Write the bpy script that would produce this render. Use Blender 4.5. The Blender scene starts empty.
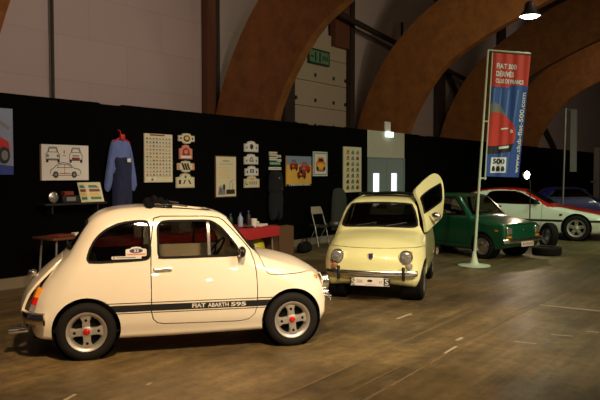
import bpy, bmesh, math, random
import numpy as np
from mathutils import Vector, Matrix

random.seed(7)
PI = math.pi
SC = bpy.context.scene
COL = SC.collection


# ------------------------------------------------------------------ colour / materials
def lin(r, g, b):
    def f(c):
        c /= 255.0
        return c / 12.92 if c <= 0.04045 else ((c + 0.055) / 1.055) ** 2.4
    return (f(r), f(g), f(b), 1.0)


def mat(name, col, rough=0.5, metal=0.0, coat=0.0, noise=0.06, nscale=6.0, spec=0.5, emit=None, estr=0.0):
    """Principled material with a slight procedural mottling of its base colour."""
    m = bpy.data.materials.new(name)
    m.use_nodes = True
    nt = m.node_tree
    b = nt.nodes['Principled BSDF']
    b.inputs['Roughness'].default_value = rough
    b.inputs['Metallic'].default_value = metal
    b.inputs['Coat Weight'].default_value = coat
    b.inputs['Coat Roughness'].default_value = 0.02
    b.inputs['Specular IOR Level'].default_value = spec
    tc = nt.nodes.new('ShaderNodeTexCoord')
    n = nt.nodes.new('ShaderNodeTexNoise')
    n.inputs['Scale'].default_value = nscale
    n.inputs['Detail'].default_value = 4
    nt.links.new(tc.outputs['Object'], n.inputs['Vector'])
    mix = nt.nodes.new('ShaderNodeMix')
    mix.data_type = 'RGBA'
    mix.inputs[6].default_value = (col[0] * (1 - noise), col[1] * (1 - noise), col[2] * (1 - noise), 1)
    mix.inputs[7].default_value = (min(1, col[0] * (1 + noise)), min(1, col[1] * (1 + noise)), min(1, col[2] * (1 + noise)), 1)
    nt.links.new(n.outputs['Fac'], mix.inputs[0])
    nt.links.new(mix.outputs[2], b.inputs['Base Color'])
    if emit:
        b.inputs['Emission Color'].default_value = emit
        b.inputs['Emission Strength'].default_value = estr
    return m


def glass_mat(name, tint=(0.55, 0.55, 0.5), refl=0.10):
    m = bpy.data.materials.new(name)
    m.use_nodes = True
    nt = m.node_tree
    nt.nodes.remove(nt.nodes['Principled BSDF'])
    out = nt.nodes['Material Output']
    tr = nt.nodes.new('ShaderNodeBsdfTransparent')
    tr.inputs['Color'].default_value = (*tint, 1)
    gl = nt.nodes.new('ShaderNodeBsdfGlossy')
    gl.inputs['Roughness'].default_value = 0.02
    lw = nt.nodes.new('ShaderNodeLayerWeight')
    lw.inputs['Blend'].default_value = 0.25
    mp = nt.nodes.new('ShaderNodeMapRange')
    mp.inputs['To Min'].default_value = refl * 0.5
    mp.inputs['To Max'].default_value = 0.6
    nt.links.new(lw.outputs['Facing'], mp.inputs['Value'])
    mx = nt.nodes.new('ShaderNodeMixShader')
    nt.links.new(mp.outputs['Result'], mx.inputs[0])
    nt.links.new(tr.outputs[0], mx.inputs[1])
    nt.links.new(gl.outputs[0], mx.inputs[2])
    nt.links.new(mx.outputs[0], out.inputs['Surface'])
    return m


M = {}
M['cream_white'] = mat('cream_white_paint', lin(244, 232, 208), 0.30, coat=0.9, noise=0.02)
M['pale_yellow'] = mat('pale_yellow_paint', lin(226, 222, 160), 0.30, coat=0.9, noise=0.02)
M['green'] = mat('dark_green_paint', lin(8, 78, 48), 0.3, coat=0.7, noise=0.05)
M['white'] = mat('white_paint', lin(226, 230, 214), 0.32, coat=0.6, noise=0.02)
M['red'] = mat('red_paint', lin(196, 26, 24), 0.3, coat=0.6, noise=0.05)
M['blue'] = mat('blue_paint', lin(18, 28, 104), 0.3, coat=0.7, noise=0.05)
M['chrome'] = mat('chrome', (0.82, 0.80, 0.76, 1), 0.18, metal=1.0, noise=0.02)
M['alloy'] = mat('cast_alloy', (0.52, 0.48, 0.42, 1), 0.40, metal=0.7, noise=0.05)
M['rubber'] = mat('tyre_rubber', (0.009, 0.0075, 0.0065, 1), 0.8, noise=0.2, nscale=20, spec=.25)
M['black'] = mat('black_plastic', (0.010, 0.010, 0.010, 1), 0.45, noise=0.1)
M['matt_black'] = mat('matt_black', (0.006, 0.006, 0.006, 1), 0.9, noise=0.2, spec=0.1)
M['seal'] = mat('window_rubber', (0.006, 0.0055, 0.005, 1), 0.7, noise=0.1, spec=.2)
M['tan'] = mat('tan_vinyl', lin(110, 84, 58), 0.55, noise=0.12)
M['grey_vinyl'] = mat('grey_vinyl', lin(150, 140, 120), 0.55, noise=0.12)
M['dark_vinyl'] = mat('dark_vinyl', lin(48, 40, 36), 0.6, noise=0.12)
M['red_plastic'] = mat('red_lamp_plastic', lin(190, 24, 16), 0.2, coat=0.5)
M['amber'] = mat('amber_lamp_plastic', lin(226, 140, 24), 0.2, coat=0.5)
M['brown_lens'] = mat('brown_lamp_plastic', lin(150, 92, 66), 0.25, coat=0.5)
M['lens'] = mat('headlamp_lens', (0.40, 0.38, 0.34, 1), 0.12, metal=0.6, coat=1.0, noise=0.6, nscale=45)
M['lining'] = mat('dark_car_lining', lin(40, 32, 26), 0.85, noise=0.15)
M['glass'] = glass_mat('car_glass', (0.60, 0.58, 0.52), 0.10)
M['dark_glass'] = glass_mat('dark_car_glass', (0.28, 0.28, 0.27), 0.14)
M['paper'] = mat('white_paper', lin(214, 208, 196), 0.6, noise=0.04)
M['paper_warm'] = mat('cream_paper', lin(206, 196, 160), 0.6, noise=0.05)
M['ink'] = mat('black_ink', (0.012, 0.012, 0.014, 1), 0.6)
M['grey_ink'] = mat('grey_ink', lin(120, 118, 116), 0.6)
M['red_ink'] = mat('red_ink', lin(186, 34, 26), 0.55)
M['maroon_ink'] = mat('maroon_ink', lin(120, 40, 26), 0.55)
M['orange_ink'] = mat('orange_ink', lin(222, 120, 36), 0.55)
M['yellow_ink'] = mat('yellow_ink', lin(222, 170, 70), 0.55)
M['blue_ink'] = mat('blue_ink', lin(40, 60, 140), 0.55)
M['navy_ink'] = mat('navy_ink', lin(28, 22, 84), 0.55)
M['sky_ink'] = mat('sky_ink', lin(130, 140, 160), 0.55)
M['green_ink'] = mat('green_ink', lin(50, 120, 80), 0.55)
M['pink_ink'] = mat('salmon_ink', lin(206, 126, 100), 0.55)
M['banner_red'] = mat('banner_red', lin(200, 54, 44), 0.6, noise=0.08)
M['banner_blue'] = mat('banner_blue', lin(44, 80, 160), 0.6, noise=0.12)
M['banner_streak'] = mat('banner_light_blue', lin(84, 124, 190), 0.6, noise=0.12)
M['banner_white'] = mat('banner_white', lin(232, 236, 240), 0.6)
M['pole'] = mat('pale_pole_enamel', lin(196, 206, 178), 0.4, noise=0.05)
M['grey_metal'] = mat('grey_metal', lin(150, 148, 140), 0.35, metal=0.6, noise=0.05)
M['dark_metal'] = mat('dark_metal', lin(46, 40, 36), 0.5, metal=0.3, noise=0.1)
M['cloth_red'] = mat('red_tablecloth', lin(150, 18, 20), 0.8, noise=0.12, nscale=14)
M['card'] = mat('brown_cardboard', lin(92, 62, 36), 0.85, noise=0.12)
M['yellow_bag'] = mat('yellow_plastic', lin(196, 186, 40), 0.4, noise=0.1)
M['denim'] = mat('pale_blue_cotton', lin(92, 108, 158), 0.9, noise=0.15, nscale=18)
M['navy'] = mat('navy_cotton', lin(26, 32, 62), 0.9, noise=0.15, nscale=18)
M['dark_cloth'] = mat('black_cotton', lin(13, 13, 16), 0.95, noise=0.15, nscale=18)
M['grey_cloth'] = mat('dark_grey_cotton', lin(46, 48, 43), 0.9, noise=0.15, nscale=18)
M['door_grey'] = mat('grey_door_paint', lin(124, 134, 134), 0.45, noise=0.05)
M['cream_panel'] = mat('cream_wall_panel', lin(176, 172, 152), 0.6, noise=0.06)
M['daylight'] = mat('bright_door_glass', (0.8, 0.8, 0.9, 1), 0.4, emit=(0.80, 0.80, 1.0, 1), estr=1.3)
M['exit_lit'] = mat('lit_exit_lamp', (0.8, 0.9, 0.85, 1), 0.4, emit=(0.70, 0.95, 0.85, 1), estr=1.6)
M['lamp_lit'] = mat('lit_lamp_lens', (1, 1, 1, 1), 0.4, emit=(0.92, 1.0, 0.90, 1), estr=14.0)
M['spot_lit'] = mat('lit_spot_lens', (1, 1, 1, 1), 0.4, emit=(1.0, 0.78, 0.66, 1), estr=22.0)
M['kerb'] = mat('grey_kerb', lin(120, 108, 88), 0.8, noise=0.15)
M['sect'] = mat('overhead_door_panel', lin(158, 142, 118), 0.6, noise=0.05)
M['tape'] = mat('worn_pale_tape', lin(168, 152, 126), 0.75, noise=0.25, nscale=9)
M['tape_dim'] = mat('faded_brown_tape', lin(112, 92, 64), 0.8, noise=0.3, nscale=9)
M['sign_green'] = mat('green_sign_face', lin(86, 122, 90), 0.5, noise=0.08)
M['sign_dark'] = mat('dark_green_sign', lin(20, 48, 30), 0.5, noise=0.08)


def wood_mat():
    m = mat('glulam_timber', lin(150, 84, 36), 0.55)
    nt = m.node_tree
    b = nt.nodes['Principled BSDF']
    tc = nt.nodes.new('ShaderNodeTexCoord')
    mp = nt.nodes.new('ShaderNodeMapping')
    mp.inputs['Scale'].default_value = (1.0, 1.3, 1.3)
    n = nt.nodes.new('ShaderNodeTexNoise')
    n.inputs['Scale'].default_value = 2.2
    n.inputs['Detail'].default_value = 8
    n.inputs['Roughness'].default_value = 0.7
    nt.links.new(tc.outputs['Object'], mp.inputs['Vector'])
    nt.links.new(mp.outputs['Vector'], n.inputs['Vector'])
    r = nt.nodes.new('ShaderNodeValToRGB')
    r.color_ramp.elements[0].position = 0.3
    r.color_ramp.elements[0].color = lin(112, 66, 28)
    r.color_ramp.elements[1].position = 0.75
    r.color_ramp.elements[1].color = lin(158, 98, 44)
    nt.links.new(n.outputs['Fac'], r.inputs[0])
    nt.links.new(r.outputs[0], b.inputs['Base Color'])
    return m


def floor_mat():
    m = mat('worn_hall_floor', lin(110, 90, 70), 0.5)
    nt = m.node_tree
    b = nt.nodes['Principled BSDF']
    tc = nt.nodes.new('ShaderNodeTexCoord')

    def noise(scale, stretch, detail=6, rough=0.6):
        mp = nt.nodes.new('ShaderNodeMapping')
        mp.inputs['Scale'].default_value = stretch
        n = nt.nodes.new('ShaderNodeTexNoise')
        n.inputs['Scale'].default_value = scale
        n.inputs['Detail'].default_value = detail
        n.inputs['Roughness'].default_value = rough
        nt.links.new(tc.outputs['Object'], mp.inputs['Vector'])
        nt.links.new(mp.outputs['Vector'], n.inputs['Vector'])
        return n

    def ramp(n, p0, c0, p1, c1):
        r = nt.nodes.new('ShaderNodeValToRGB')
        r.color_ramp.elements[0].position = p0
        r.color_ramp.elements[0].color = c0
        r.color_ramp.elements[1].position = p1
        r.color_ramp.elements[1].color = c1
        nt.links.new(n.outputs['Fac'], r.inputs[0])
        return r

    def mul(a, c, f=1.0, t='MULTIPLY'):
        x = nt.nodes.new('ShaderNodeMix')
        x.data_type = 'RGBA'
        x.blend_type = t
        x.inputs[0].default_value = f
        nt.links.new(a.outputs[0] if a.bl_idname != 'ShaderNodeMix' else a.outputs[2], x.inputs[6])
        nt.links.new(c.outputs[0], x.inputs[7])
        return x
    base = ramp(noise(0.9, (1, 1, 1)), 0.30, lin(84, 73, 50), 0.72, lin(152, 130, 88))
    fine = ramp(noise(9, (1, 1, 1), 8, 0.75), 0.30, (0.45, 0.45, 0.45, 1), 0.62, (1.0, 1.0, 1.0, 1))
    streak = ramp(noise(1.6, (0.10, 2.6, 1), 6, 0.7), 0.34, (0.45, 0.44, 0.42, 1), 0.66, (1.2, 1.12, 1.0, 1))
    scr = ramp(noise(2.2, (1.4, 0.12, 1), 5, 0.6), 0.35, (0.8, 0.8, 0.8, 1), 0.6, (1.0, 1.0, 1.0, 1))
    x = mul(base, fine)
    x = mul(x, streak, 0.85)
    x = mul(x, scr, 0.7)
    nt.links.new(x.outputs[2], b.inputs['Base Color'])
    rr = ramp(noise(3.0, (0.3, 1, 1)), 0.3, (0.38, 0.38, 0.38, 1), 0.7, (0.62, 0.62, 0.62, 1))
    nt.links.new(rr.outputs[0], b.inputs['Roughness'])
    return m


def panel_wall_mat():
    m = mat('pale_wall_cladding', lin(168, 146, 138), 0.75)
    nt = m.node_tree
    b = nt.nodes['Principled BSDF']
    tc = nt.nodes.new('ShaderNodeTexCoord')
    mp = nt.nodes.new('ShaderNodeMapping')
    mp.inputs['Rotation'].default_value = (PI / 2, 0, 0)
    br = nt.nodes.new('ShaderNodeTexBrick')
    br.inputs['Color1'].default_value = lin(170, 150, 140)
    br.inputs['Color2'].default_value = lin(167, 146, 138)
    br.inputs['Mortar'].default_value = lin(160, 140, 131)
    br.inputs['Scale'].default_value = 1.0
    br.inputs['Mortar Size'].default_value = 0.012
    br.inputs['Brick Width'].default_value = 1.9
    br.inputs['Row Height'].default_value = 0.85
    nt.links.new(tc.outputs['Object'], mp.inputs['Vector'])
    nt.links.new(mp.outputs['Vector'], br.inputs['Vector'])
    nt.links.new(br.outputs['Color'], b.inputs['Base Color'])
    return m


M['wood'] = wood_mat()
M['floor'] = floor_mat()
M['dark_wood'] = mat('dark_stained_post', lin(92, 52, 28), 0.6, noise=0.15)
M['wall'] = panel_wall_mat()
M['curtain'] = mat('black_curtain', (0.0016, 0.0015, 0.0014, 1), 0.95, noise=0.25, nscale=3, spec=0.05)
M['ceiling'] = mat('dark_ceiling_boards', lin(60, 48, 40), 0.8, noise=0.2)


# ------------------------------------------------------------------ tagging
def tag(o, label=None, cat=None, group=None, kind=None):
    if label:
        o['label'] = label
    if cat:
        o['category'] = cat
    if group:
        o['group'] = group
    if kind:
        o['kind'] = kind
    return o


def empty(name, loc=(0, 0, 0), rz=0.0):
    o = bpy.data.objects.new(name, None)
    o.location = loc
    o.rotation_euler = (0, 0, rz)
    o.empty_display_size = 0.1
    COL.objects.link(o)
    return o


def link_mesh(name, me, parent=None, loc=(0, 0, 0), rot=(0, 0, 0)):
    o = bpy.data.objects.new(name, me)
    COL.objects.link(o)
    o.parent = parent
    o.location = loc
    o.rotation_euler = rot
    return o


def copy_tree(o, parent=None):
    c = o.copy()
    COL.objects.link(c)
    if parent is not None:
        c.parent = parent
    for ch in list(o.children):
        copy_tree(ch, c)
    return c


# ------------------------------------------------------------------ mesh builder
def basis(d):
    d = Vector(d).normalized()
    u = d.cross(Vector((0, 0, 1)))
    if u.length < 1e-4:
        u = Vector((1, 0, 0))
    u.normalize()
    return u, u.cross(d).normalized(), d


class MB:
    def __init__(s):
        s.v, s.f, s.mi, s.sm = [], [], [], []
        s.cur = 0

    def add(s, vs, fs, smooth=False):
        b = len(s.v)
        s.v += [tuple(v) for v in vs]
        for f in fs:
            s.f.append(tuple(i + b for i in f))
            s.mi.append(s.cur)
            s.sm.append(smooth)
        return s

    def m(s, i):
        s.cur = i
        return s

    def box(s, x0, x1, y0, y1, z0, z1, mtx=None):
        vs = [Vector((x, y, z)) for x in (x0, x1) for y in (y0, y1) for z in (z0, z1)]
        if mtx:
            vs = [mtx @ v for v in vs]
        return s.add(vs, [(0, 1, 3, 2), (4, 6, 7, 5), (0, 4, 5, 1), (2, 3, 7, 6), (0, 2, 6, 4), (1, 5, 7, 3)])

    def rbox(s, c, size, r=0.02, seg=2, mtx=None, taper=None):
        bm = bmesh.new()
        bmesh.ops.create_cube(bm, size=1)
        for v in bm.verts:
            v.co = Vector((v.co.x * size[0], v.co.y * size[1], v.co.z * size[2]))
            if taper and v.co.z > 0:
                v.co.x *= taper
                v.co.y *= taper
        bmesh.ops.bevel(bm, geom=bm.edges[:], offset=min(r, min(size) * 0.49), segments=seg, profile=0.5, affect='EDGES')
        bm.verts.index_update()
        T = Matrix.Translation(Vector(c)) @ (mtx or Matrix())
        s.add([T @ v.co for v in bm.verts], [[v.index for v in f.verts] for f in bm.faces], True)
        bm.free()
        return s

    def tube(s, pts, r, n=10, cap=True, closed=False):
        pts = [Vector(p) for p in pts]
        k = len(pts)
        rings = []
        pu = None
        for i, p in enumerate(pts):
            if closed:
                d = pts[(i + 1) % k] - pts[i - 1]
            else:
                d = pts[min(i + 1, k - 1)] - pts[max(i - 1, 0)]
            if pu is None:
                u, w, d = basis(d)
            else:
                d.normalize()
                u = (pu - d * pu.dot(d))
                if u.length < 1e-5:
                    u, w, d = basis(d)
                u.normalize()
                w = u.cross(d).normalized()
            pu = u
            rr = r[i] if isinstance(r, (list, tuple)) else r
            rings.append([p + (u * math.cos(2 * PI * j / n) + w * math.sin(2 * PI * j / n)) * rr for j in range(n)])
        vs = [v for R in rings for v in R]
        fs = []
        for i in range(k if closed else k - 1):
            i2 = (i + 1) % k
            for j in range(n):
                fs.append((i * n + j, i * n + (j + 1) % n, i2 * n + (j + 1) % n, i2 * n + j))
        s.add(vs, fs, True)
        if cap and not closed:
            s.add(rings[0], [tuple(range(n))])
            s.add(rings[-1], [tuple(range(n - 1, -1, -1))])
        return s

    def lathe(s, prof, c=(0, 0, 0), axis=(0, 0, 1), n=32, smooth=True):
        """prof: list of (radius, height along axis)."""
        u, w, d = basis(axis)
        c = Vector(c)
        vs = []
        for r, h in prof:
            for j in range(n):
                a = 2 * PI * j / n
                vs.append(c + d * h + (u * math.cos(a) + w * math.sin(a)) * max(r, 1e-4))
        fs = []
        for i in range(len(prof) - 1):
            for j in range(n):
                fs.append((i * n + j, i * n + (j + 1) % n, (i + 1) * n + (j + 1) % n, (i + 1) * n + j))
        return s.add(vs, fs, smooth)

    def prism(s, poly, a, b, f):
        """poly: 2D points; f(p, q, h) -> 3D; extrude h from a to b."""
        n = len(poly)
        vs = [f(p[0], p[1], a) for p in poly] + [f(p[0], p[1], b) for p in poly]
        fs = [tuple(range(n - 1, -1, -1)), tuple(range(n, 2 * n))]
        fs += [(i, (i + 1) % n, n + (i + 1) % n, n + i) for i in range(n)]
        return s.add(vs, fs)

    def ell(s, c, r, n=16, k=10):
        vs, fs = [], []
        for i in range(k + 1):
            t = PI * i / k
            for j in range(n):
                a = 2 * PI * j / n
                vs.append((c[0] + r[0] * math.sin(t) * math.cos(a), c[1] + r[1] * math.sin(t) * math.sin(a), c[2] + r[2] * math.cos(t)))
        for i in range(k):
            for j in range(n):
                fs.append((i * n + j, (i + 1) * n + j, (i + 1) * n + (j + 1) % n, i * n + (j + 1) % n))
        return s.add(vs, fs, True)

    def mesh(s, name, mats, recalc=True, merge=False):
        me = bpy.data.meshes.new(name)
        me.from_pydata(s.v, [], s.f)
        mats = mats if isinstance(mats, (list, tuple)) else [mats]
        for k in mats:
            me.materials.append(M[k] if isinstance(k, str) else k)
        me.polygons.foreach_set('material_index', s.mi)
        me.polygons.foreach_set('use_smooth', s.sm)
        me.update()
        if recalc or merge:
            bm = bmesh.new()
            bm.from_mesh(me)
            if merge:
                bmesh.ops.remove_doubles(bm, verts=bm.verts[:], dist=1e-4)
            bmesh.ops.recalc_face_normals(bm, faces=bm.faces[:])
            bm.to_mesh(me)
            bm.free()
        if any(s.sm):
            me.set_sharp_from_angle(angle=math.radians(40))
        return me

    def build(s, name, mats, parent=None, loc=(0, 0, 0), rot=(0, 0, 0), recalc=True):
        return link_mesh(name, s.mesh(name, mats, recalc), parent, loc, rot)


# ------------------------------------------------------------------ text
_tc = {}


def text_geo(txt, size=1.0, fat=0.0, extrude=0.0):
    """Text as a flat mesh with its lower-left at the origin; returns verts, faces, width, height."""
    key = (txt, fat, extrude)
    if key not in _tc:
        cu = bpy.data.curves.new('t', 'FONT')
        cu.body = txt
        cu.size = 1.0
        cu.offset = fat
        cu.resolution_u = 3
        o = bpy.data.objects.new('t', cu)
        COL.objects.link(o)
        dg = bpy.context.evaluated_depsgraph_get()
        me = o.evaluated_get(dg).to_mesh()
        vs = np.array([v.co[:] for v in me.vertices])
        fs = [tuple(p.vertices) for p in me.polygons]
        o.to_mesh_clear()
        bpy.data.objects.remove(o)
        bpy.data.curves.remove(cu)
        lo = vs.min(0)
        vs = vs - lo
        _tc[key] = (vs, fs)
    vs, fs = _tc[key]
    return vs * size, fs, vs[:, 0].max() * size, vs[:, 1].max() * size


def add_text(mb, txt, f, w, h, fat=0.0):
    """Fit text into a box w x h; f(u, v) maps the box to 3D."""
    vs, fs, tw, th = text_geo(txt, 1.0, fat)
    mb.add([f(v[0] / tw * w, v[1] / th * h) for v in vs], fs)


# ------------------------------------------------------------------ implicit car bodies
def ss(x, a, b):
    t = np.clip((x - a) / (b - a), 0, 1)
    return t * t * (3 - 2 * t)


def smooth_closed(pts, n=4):
    P = np.array(pts, float)
    N = len(P)
    out = []
    for i in range(N):
        p0, p1, p2, p3 = P[i - 1], P[i], P[(i + 1) % N], P[(i + 2) % N]
        for k in range(n):
            t = k / n
            out.append(0.5 * ((2 * p1) + (-p0 + p2) * t + (2 * p0 - 5 * p1 + 4 * p2 - p3) * t * t + (-p0 + 3 * p1 - 3 * p2 + p3) * t ** 3))
    return np.array(out)


class Body:
    def __init__(s, prof, S, plan, crown, cf, cr, kb=0.05, kt=0.14, knose=None, xs=(1.2, 1.8)):
        Sa = np.array(S, float)
        Pp = np.vstack([2 * Sa[0] - Sa[1], Sa, 2 * Sa[-1] - Sa[-2]])
        dense = []
        for i in range(1, len(Pp) - 2):
            p0, p1, p2, p3 = Pp[i - 1:i + 3]
            for k in range(10):
                t = k / 10
                dense.append(0.5 * ((2 * p1) + (-p0 + p2) * t + (2 * p0 - 5 * p1 + 4 * p2 - p3) * t * t + (-p0 + 3 * p1 - 3 * p2 + p3) * t ** 3))
        dense.append(Pp[-2])
        s.S = np.array(dense)
        s.plan, s.crown, s.cf, s.cr, s.kb, s.kt, s.xs = plan, crown, cf, cr, kb, kt, xs
        s.knose = knose or (lambda x: 0 * x)
        P = smooth_closed(prof)
        s.lo = P.min(0) - 0.45
        s.hi = P.max(0) + 0.45
        s.g = 0.01
        nx, nz = [int((s.hi[i] - s.lo[i]) / s.g) + 2 for i in (0, 1)]
        X, Z = np.meshgrid(s.lo[0] + s.g * np.arange(nx), s.lo[1] + s.g * np.arange(nz), indexing='ij')
        d2 = np.full(X.shape, 1e9)
        ins = np.zeros(X.shape, bool)
        for i in range(len(P)):
            a, b = P[i - 1], P[i]
            e = b - a
            t = np.clip(((X - a[0]) * e[0] + (Z - a[1]) * e[1]) / (e @ e + 1e-12), 0, 1)
            d2 = np.minimum(d2, (X - a[0] - t * e[0]) ** 2 + (Z - a[1] - t * e[1]) ** 2)
            c = (a[1] > Z) != (b[1] > Z)
            with np.errstate(divide='ignore', invalid='ignore'):
                xi = (b[0] - a[0]) * (Z - a[1]) / (b[1] - a[1] + 1e-15) + a[0]
            ins ^= c & (X < xi)
        s.G = np.sqrt(d2) * np.where(ins, -1, 1)
        s.x0, s.x1 = P[:, 0].min(), P[:, 0].max()
        s.z0, s.z1 = P[:, 1].min(), P[:, 1].max()
        s.w = s.S[:, 1].max()

    def f(s, x, y, z):
        ay2 = y * y
        zz = z + ay2 * s.crown(x, z)
        xx = x + ay2 * (s.cf * ss(x, *s.xs) - s.cr * ss(-x, -0.3, 0.3))
        i = np.clip((xx - s.lo[0]) / s.g, 0, s.G.shape[0] - 1.001)
        j = np.clip((zz - s.lo[1]) / s.g, 0, s.G.shape[1] - 1.001)
        i0, j0 = i.astype(int), j.astype(int)
        u, v = i - i0, j - j0
        G = s.G
        d1 = (G[i0, j0] * (1 - u) + G[i0 + 1, j0] * u) * (1 - v) + (G[i0, j0 + 1] * (1 - u) + G[i0 + 1, j0 + 1] * u) * v
        d2 = np.abs(y) - np.interp(z, s.S[:, 0], s.S[:, 1]) + s.plan(x, z)
        k = s.kb + (s.kt - s.kb) * ss(z, 0.25, 0.5) + s.knose(x) * ss(z, 0.25, 0.5)
        return np.minimum(np.maximum(d1, d2), -k) + np.sqrt(np.maximum(d1 + k, 0) ** 2 + np.maximum(d2 + k, 0) ** 2)

    def grad(s, P, e=0.004):
        x, y, z = P.T
        g = np.stack([s.f(x + e, y, z) - s.f(x - e, y, z), s.f(x, y + e, z) - s.f(x, y - e, z), s.f(x, y, z + e) - s.f(x, y, z - e)], 1) / (2 * e)
        return g

    def project(s, P, iso=0.0, it=3):
        P = np.array(P, float)
        for _ in range(it):
            g = s.grad(P)
            v = s.f(*P.T) - iso
            P -= np.clip(v / np.maximum((g * g).sum(1), 0.2), -0.03, 0.03)[:, None] * g
        return P

    def ray(s, o, d, tmax=3.0):
        o, d = np.array(o, float), np.array(d, float)
        t = np.linspace(0, tmax, 1200)
        P = o[None] + t[:, None] * d[None]
        v = s.f(*P.T)
        k = np.nonzero(v > 0)[0]
        k = k[0] if len(k) else len(t) - 1
        a, b = t[max(k - 1, 0)], t[k]
        for _ in range(20):
            c = (a + b) / 2
            p = o + c * d
            if s.f(p[0:1], p[1:2], p[2:3])[0] > 0:
                b = c
            else:
                a = c
        p = o + a * d
        g = s.grad(p[None])[0]
        return p, g / np.linalg.norm(g)

    def side(s, x, z, sign=-1):
        return s.ray((x, 0, z), (0, sign, 0))

    def nets(s, iso, h=0.022):
        lo = np.array([s.x0 - 0.12, -s.w - 0.1, s.z0 - 0.1])
        hi = np.array([s.x1 + 0.12, s.w + 0.1, s.z1 + 0.1])
        n = ((hi - lo) / h).astype(int) + 2
        ax = [lo[i] + h * np.arange(n[i]) for i in range(3)]
        X, Y, Z = np.meshgrid(*ax, indexing='ij')
        F = s.f(X, Y, Z) - iso
        sg = F < 0
        nx, ny, nz = F.shape
        cor = [(a, b, c) for a in (0, 1) for b in (0, 1) for c in (0, 1)]
        cs = np.stack([sg[a:nx - 1 + a, b:ny - 1 + b, c:nz - 1 + c] for a, b, c in cor], -1)
        mixed = cs.any(-1) & ~cs.all(-1)
        I, J, K = np.nonzero(mixed)
        idx = np.full(mixed.shape, -1)
        idx[I, J, K] = np.arange(len(I))
        acc = np.zeros((len(I), 3))
        cnt = np.zeros(len(I))
        for ca in cor:
            for k in range(3):
                if ca[k] == 0:
                    cb = list(ca)
                    cb[k] = 1
                    fa = F[I + ca[0], J + ca[1], K + ca[2]]
                    fb = F[I + cb[0], J + cb[1], K + cb[2]]
                    mk = (fa < 0) != (fb < 0)
                    t = np.where(mk, fa / np.where(mk, fa - fb, 1), 0)
                    pos = np.array(ca, float)[None] + 0 * acc
                    pos[:, k] = t
                    acc += pos * mk[:, None]
                    cnt += mk
        V = lo + h * (np.stack([I, J, K], 1) + acc / cnt[:, None])
        V = s.project(V, iso)
        Q = []
        for axn in range(3):
            sl = [slice(1, -1)] * 3
            sl[axn] = slice(None)
            S2 = sg[tuple(sl)]
            a0 = [slice(None)] * 3
            a1 = [slice(None)] * 3
            a0[axn], a1[axn] = slice(0, -1), slice(1, None)
            A, B = S2[tuple(a0)], S2[tuple(a1)]
            ch = A != B
            p = np.stack(np.nonzero(ch), 1)
            fl = A[ch]
            off = np.ones(3, int)
            off[axn] = 0
            p = p + off
            o1, o2 = [(1, 2), (2, 0), (0, 1)][axn]

            def cell(d1, d2):
                q = p.copy()
                q[:, o1] += d1
                q[:, o2] += d2
                return idx[q[:, 0], q[:, 1], q[:, 2]]
            quad = np.stack([cell(-1, -1), cell(0, -1), cell(0, 0), cell(-1, 0)], 1)
            quad[~fl] = quad[~fl][:, ::-1]
            Q.append(quad)
        return V, np.concatenate(Q)

    def shell(s, outer=0.0, inner=-0.025, h=0.022):
        V1, Q1 = s.nets(outer, h)
        V2, Q2 = s.nets(inner, h)
        me = bpy.data.meshes.new('shell')
        me.from_pydata(np.concatenate([V1, V2]).tolist(), [], np.concatenate([Q1, Q2[:, ::-1] + len(V1)]).tolist())
        return me


def boolean(me, cutters):
    """cutters: list of (MB or mesh, operation)."""
    objs = []
    o = bpy.data.objects.new('b', me)
    COL.objects.link(o)
    objs.append(o)
    for c, op in cutters:
        cm = c.mesh('c', []) if isinstance(c, MB) else c
        c2 = bpy.data.objects.new('c', cm)
        COL.objects.link(c2)
        objs.append(c2)
        md = o.modifiers.new('m', 'BOOLEAN')
        md.operation = op
        md.solver = 'MANIFOLD'
        md.object = c2
    dg = bpy.context.evaluated_depsgraph_get()
    dg.update()
    out = bpy.data.meshes.new_from_object(o.evaluated_get(dg))
    for q in objs:
        bpy.data.objects.remove(q)
    return out


def body_normals(me, body):
    n = len(me.vertices)
    co = np.empty(n * 3)
    me.vertices.foreach_get('co', co)
    co = co.reshape(-1, 3)
    if n == 0:
        return me
    g = body.grad(co)
    g /= np.maximum(np.linalg.norm(g, axis=1), 1e-6)[:, None]
    nl = len(me.loops)
    lv = np.empty(nl, int)
    me.loops.foreach_get('vertex_index', lv)
    npoly = len(me.polygons)
    tot = np.empty(npoly, int)
    me.polygons.foreach_get('loop_total', tot)
    pn = np.empty(npoly * 3)
    me.polygons.foreach_get('normal', pn)
    ln = np.repeat(pn.reshape(-1, 3), tot, axis=0)
    gl = g[lv]
    d = (gl * ln).sum(1)
    res = np.where((d > 0.7)[:, None], gl, np.where((d < -0.7)[:, None], -gl, ln))
    inner = (d < -0.6).astype(int)
    st = np.empty(npoly, int)
    me.polygons.foreach_get('loop_start', st)
    me['inner'] = inner[st].tolist()
    me.shade_smooth()
    me.normals_split_custom_set(res.tolist())
    return me


def setmat(me, *names):
    me.materials.clear()
    for k in names:
        me.materials.append(M[k])
    if 'inner' in me:
        if len(names) == 1 and names[0] in PAINTS:
            me.materials.append(M['lining'])
            me.polygons.foreach_set('material_index', list(me['inner']))
        del me['inner']
    return me


PAINTS = ('cream_white', 'pale_yellow', 'green', 'white', 'red', 'blue')


def sidef(p, q, h):
    return (p, h, q)


def frontf(p, q, h):
    return (h, p, q)


def topf(p, q, h):
    return (p, q, h)


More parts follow.
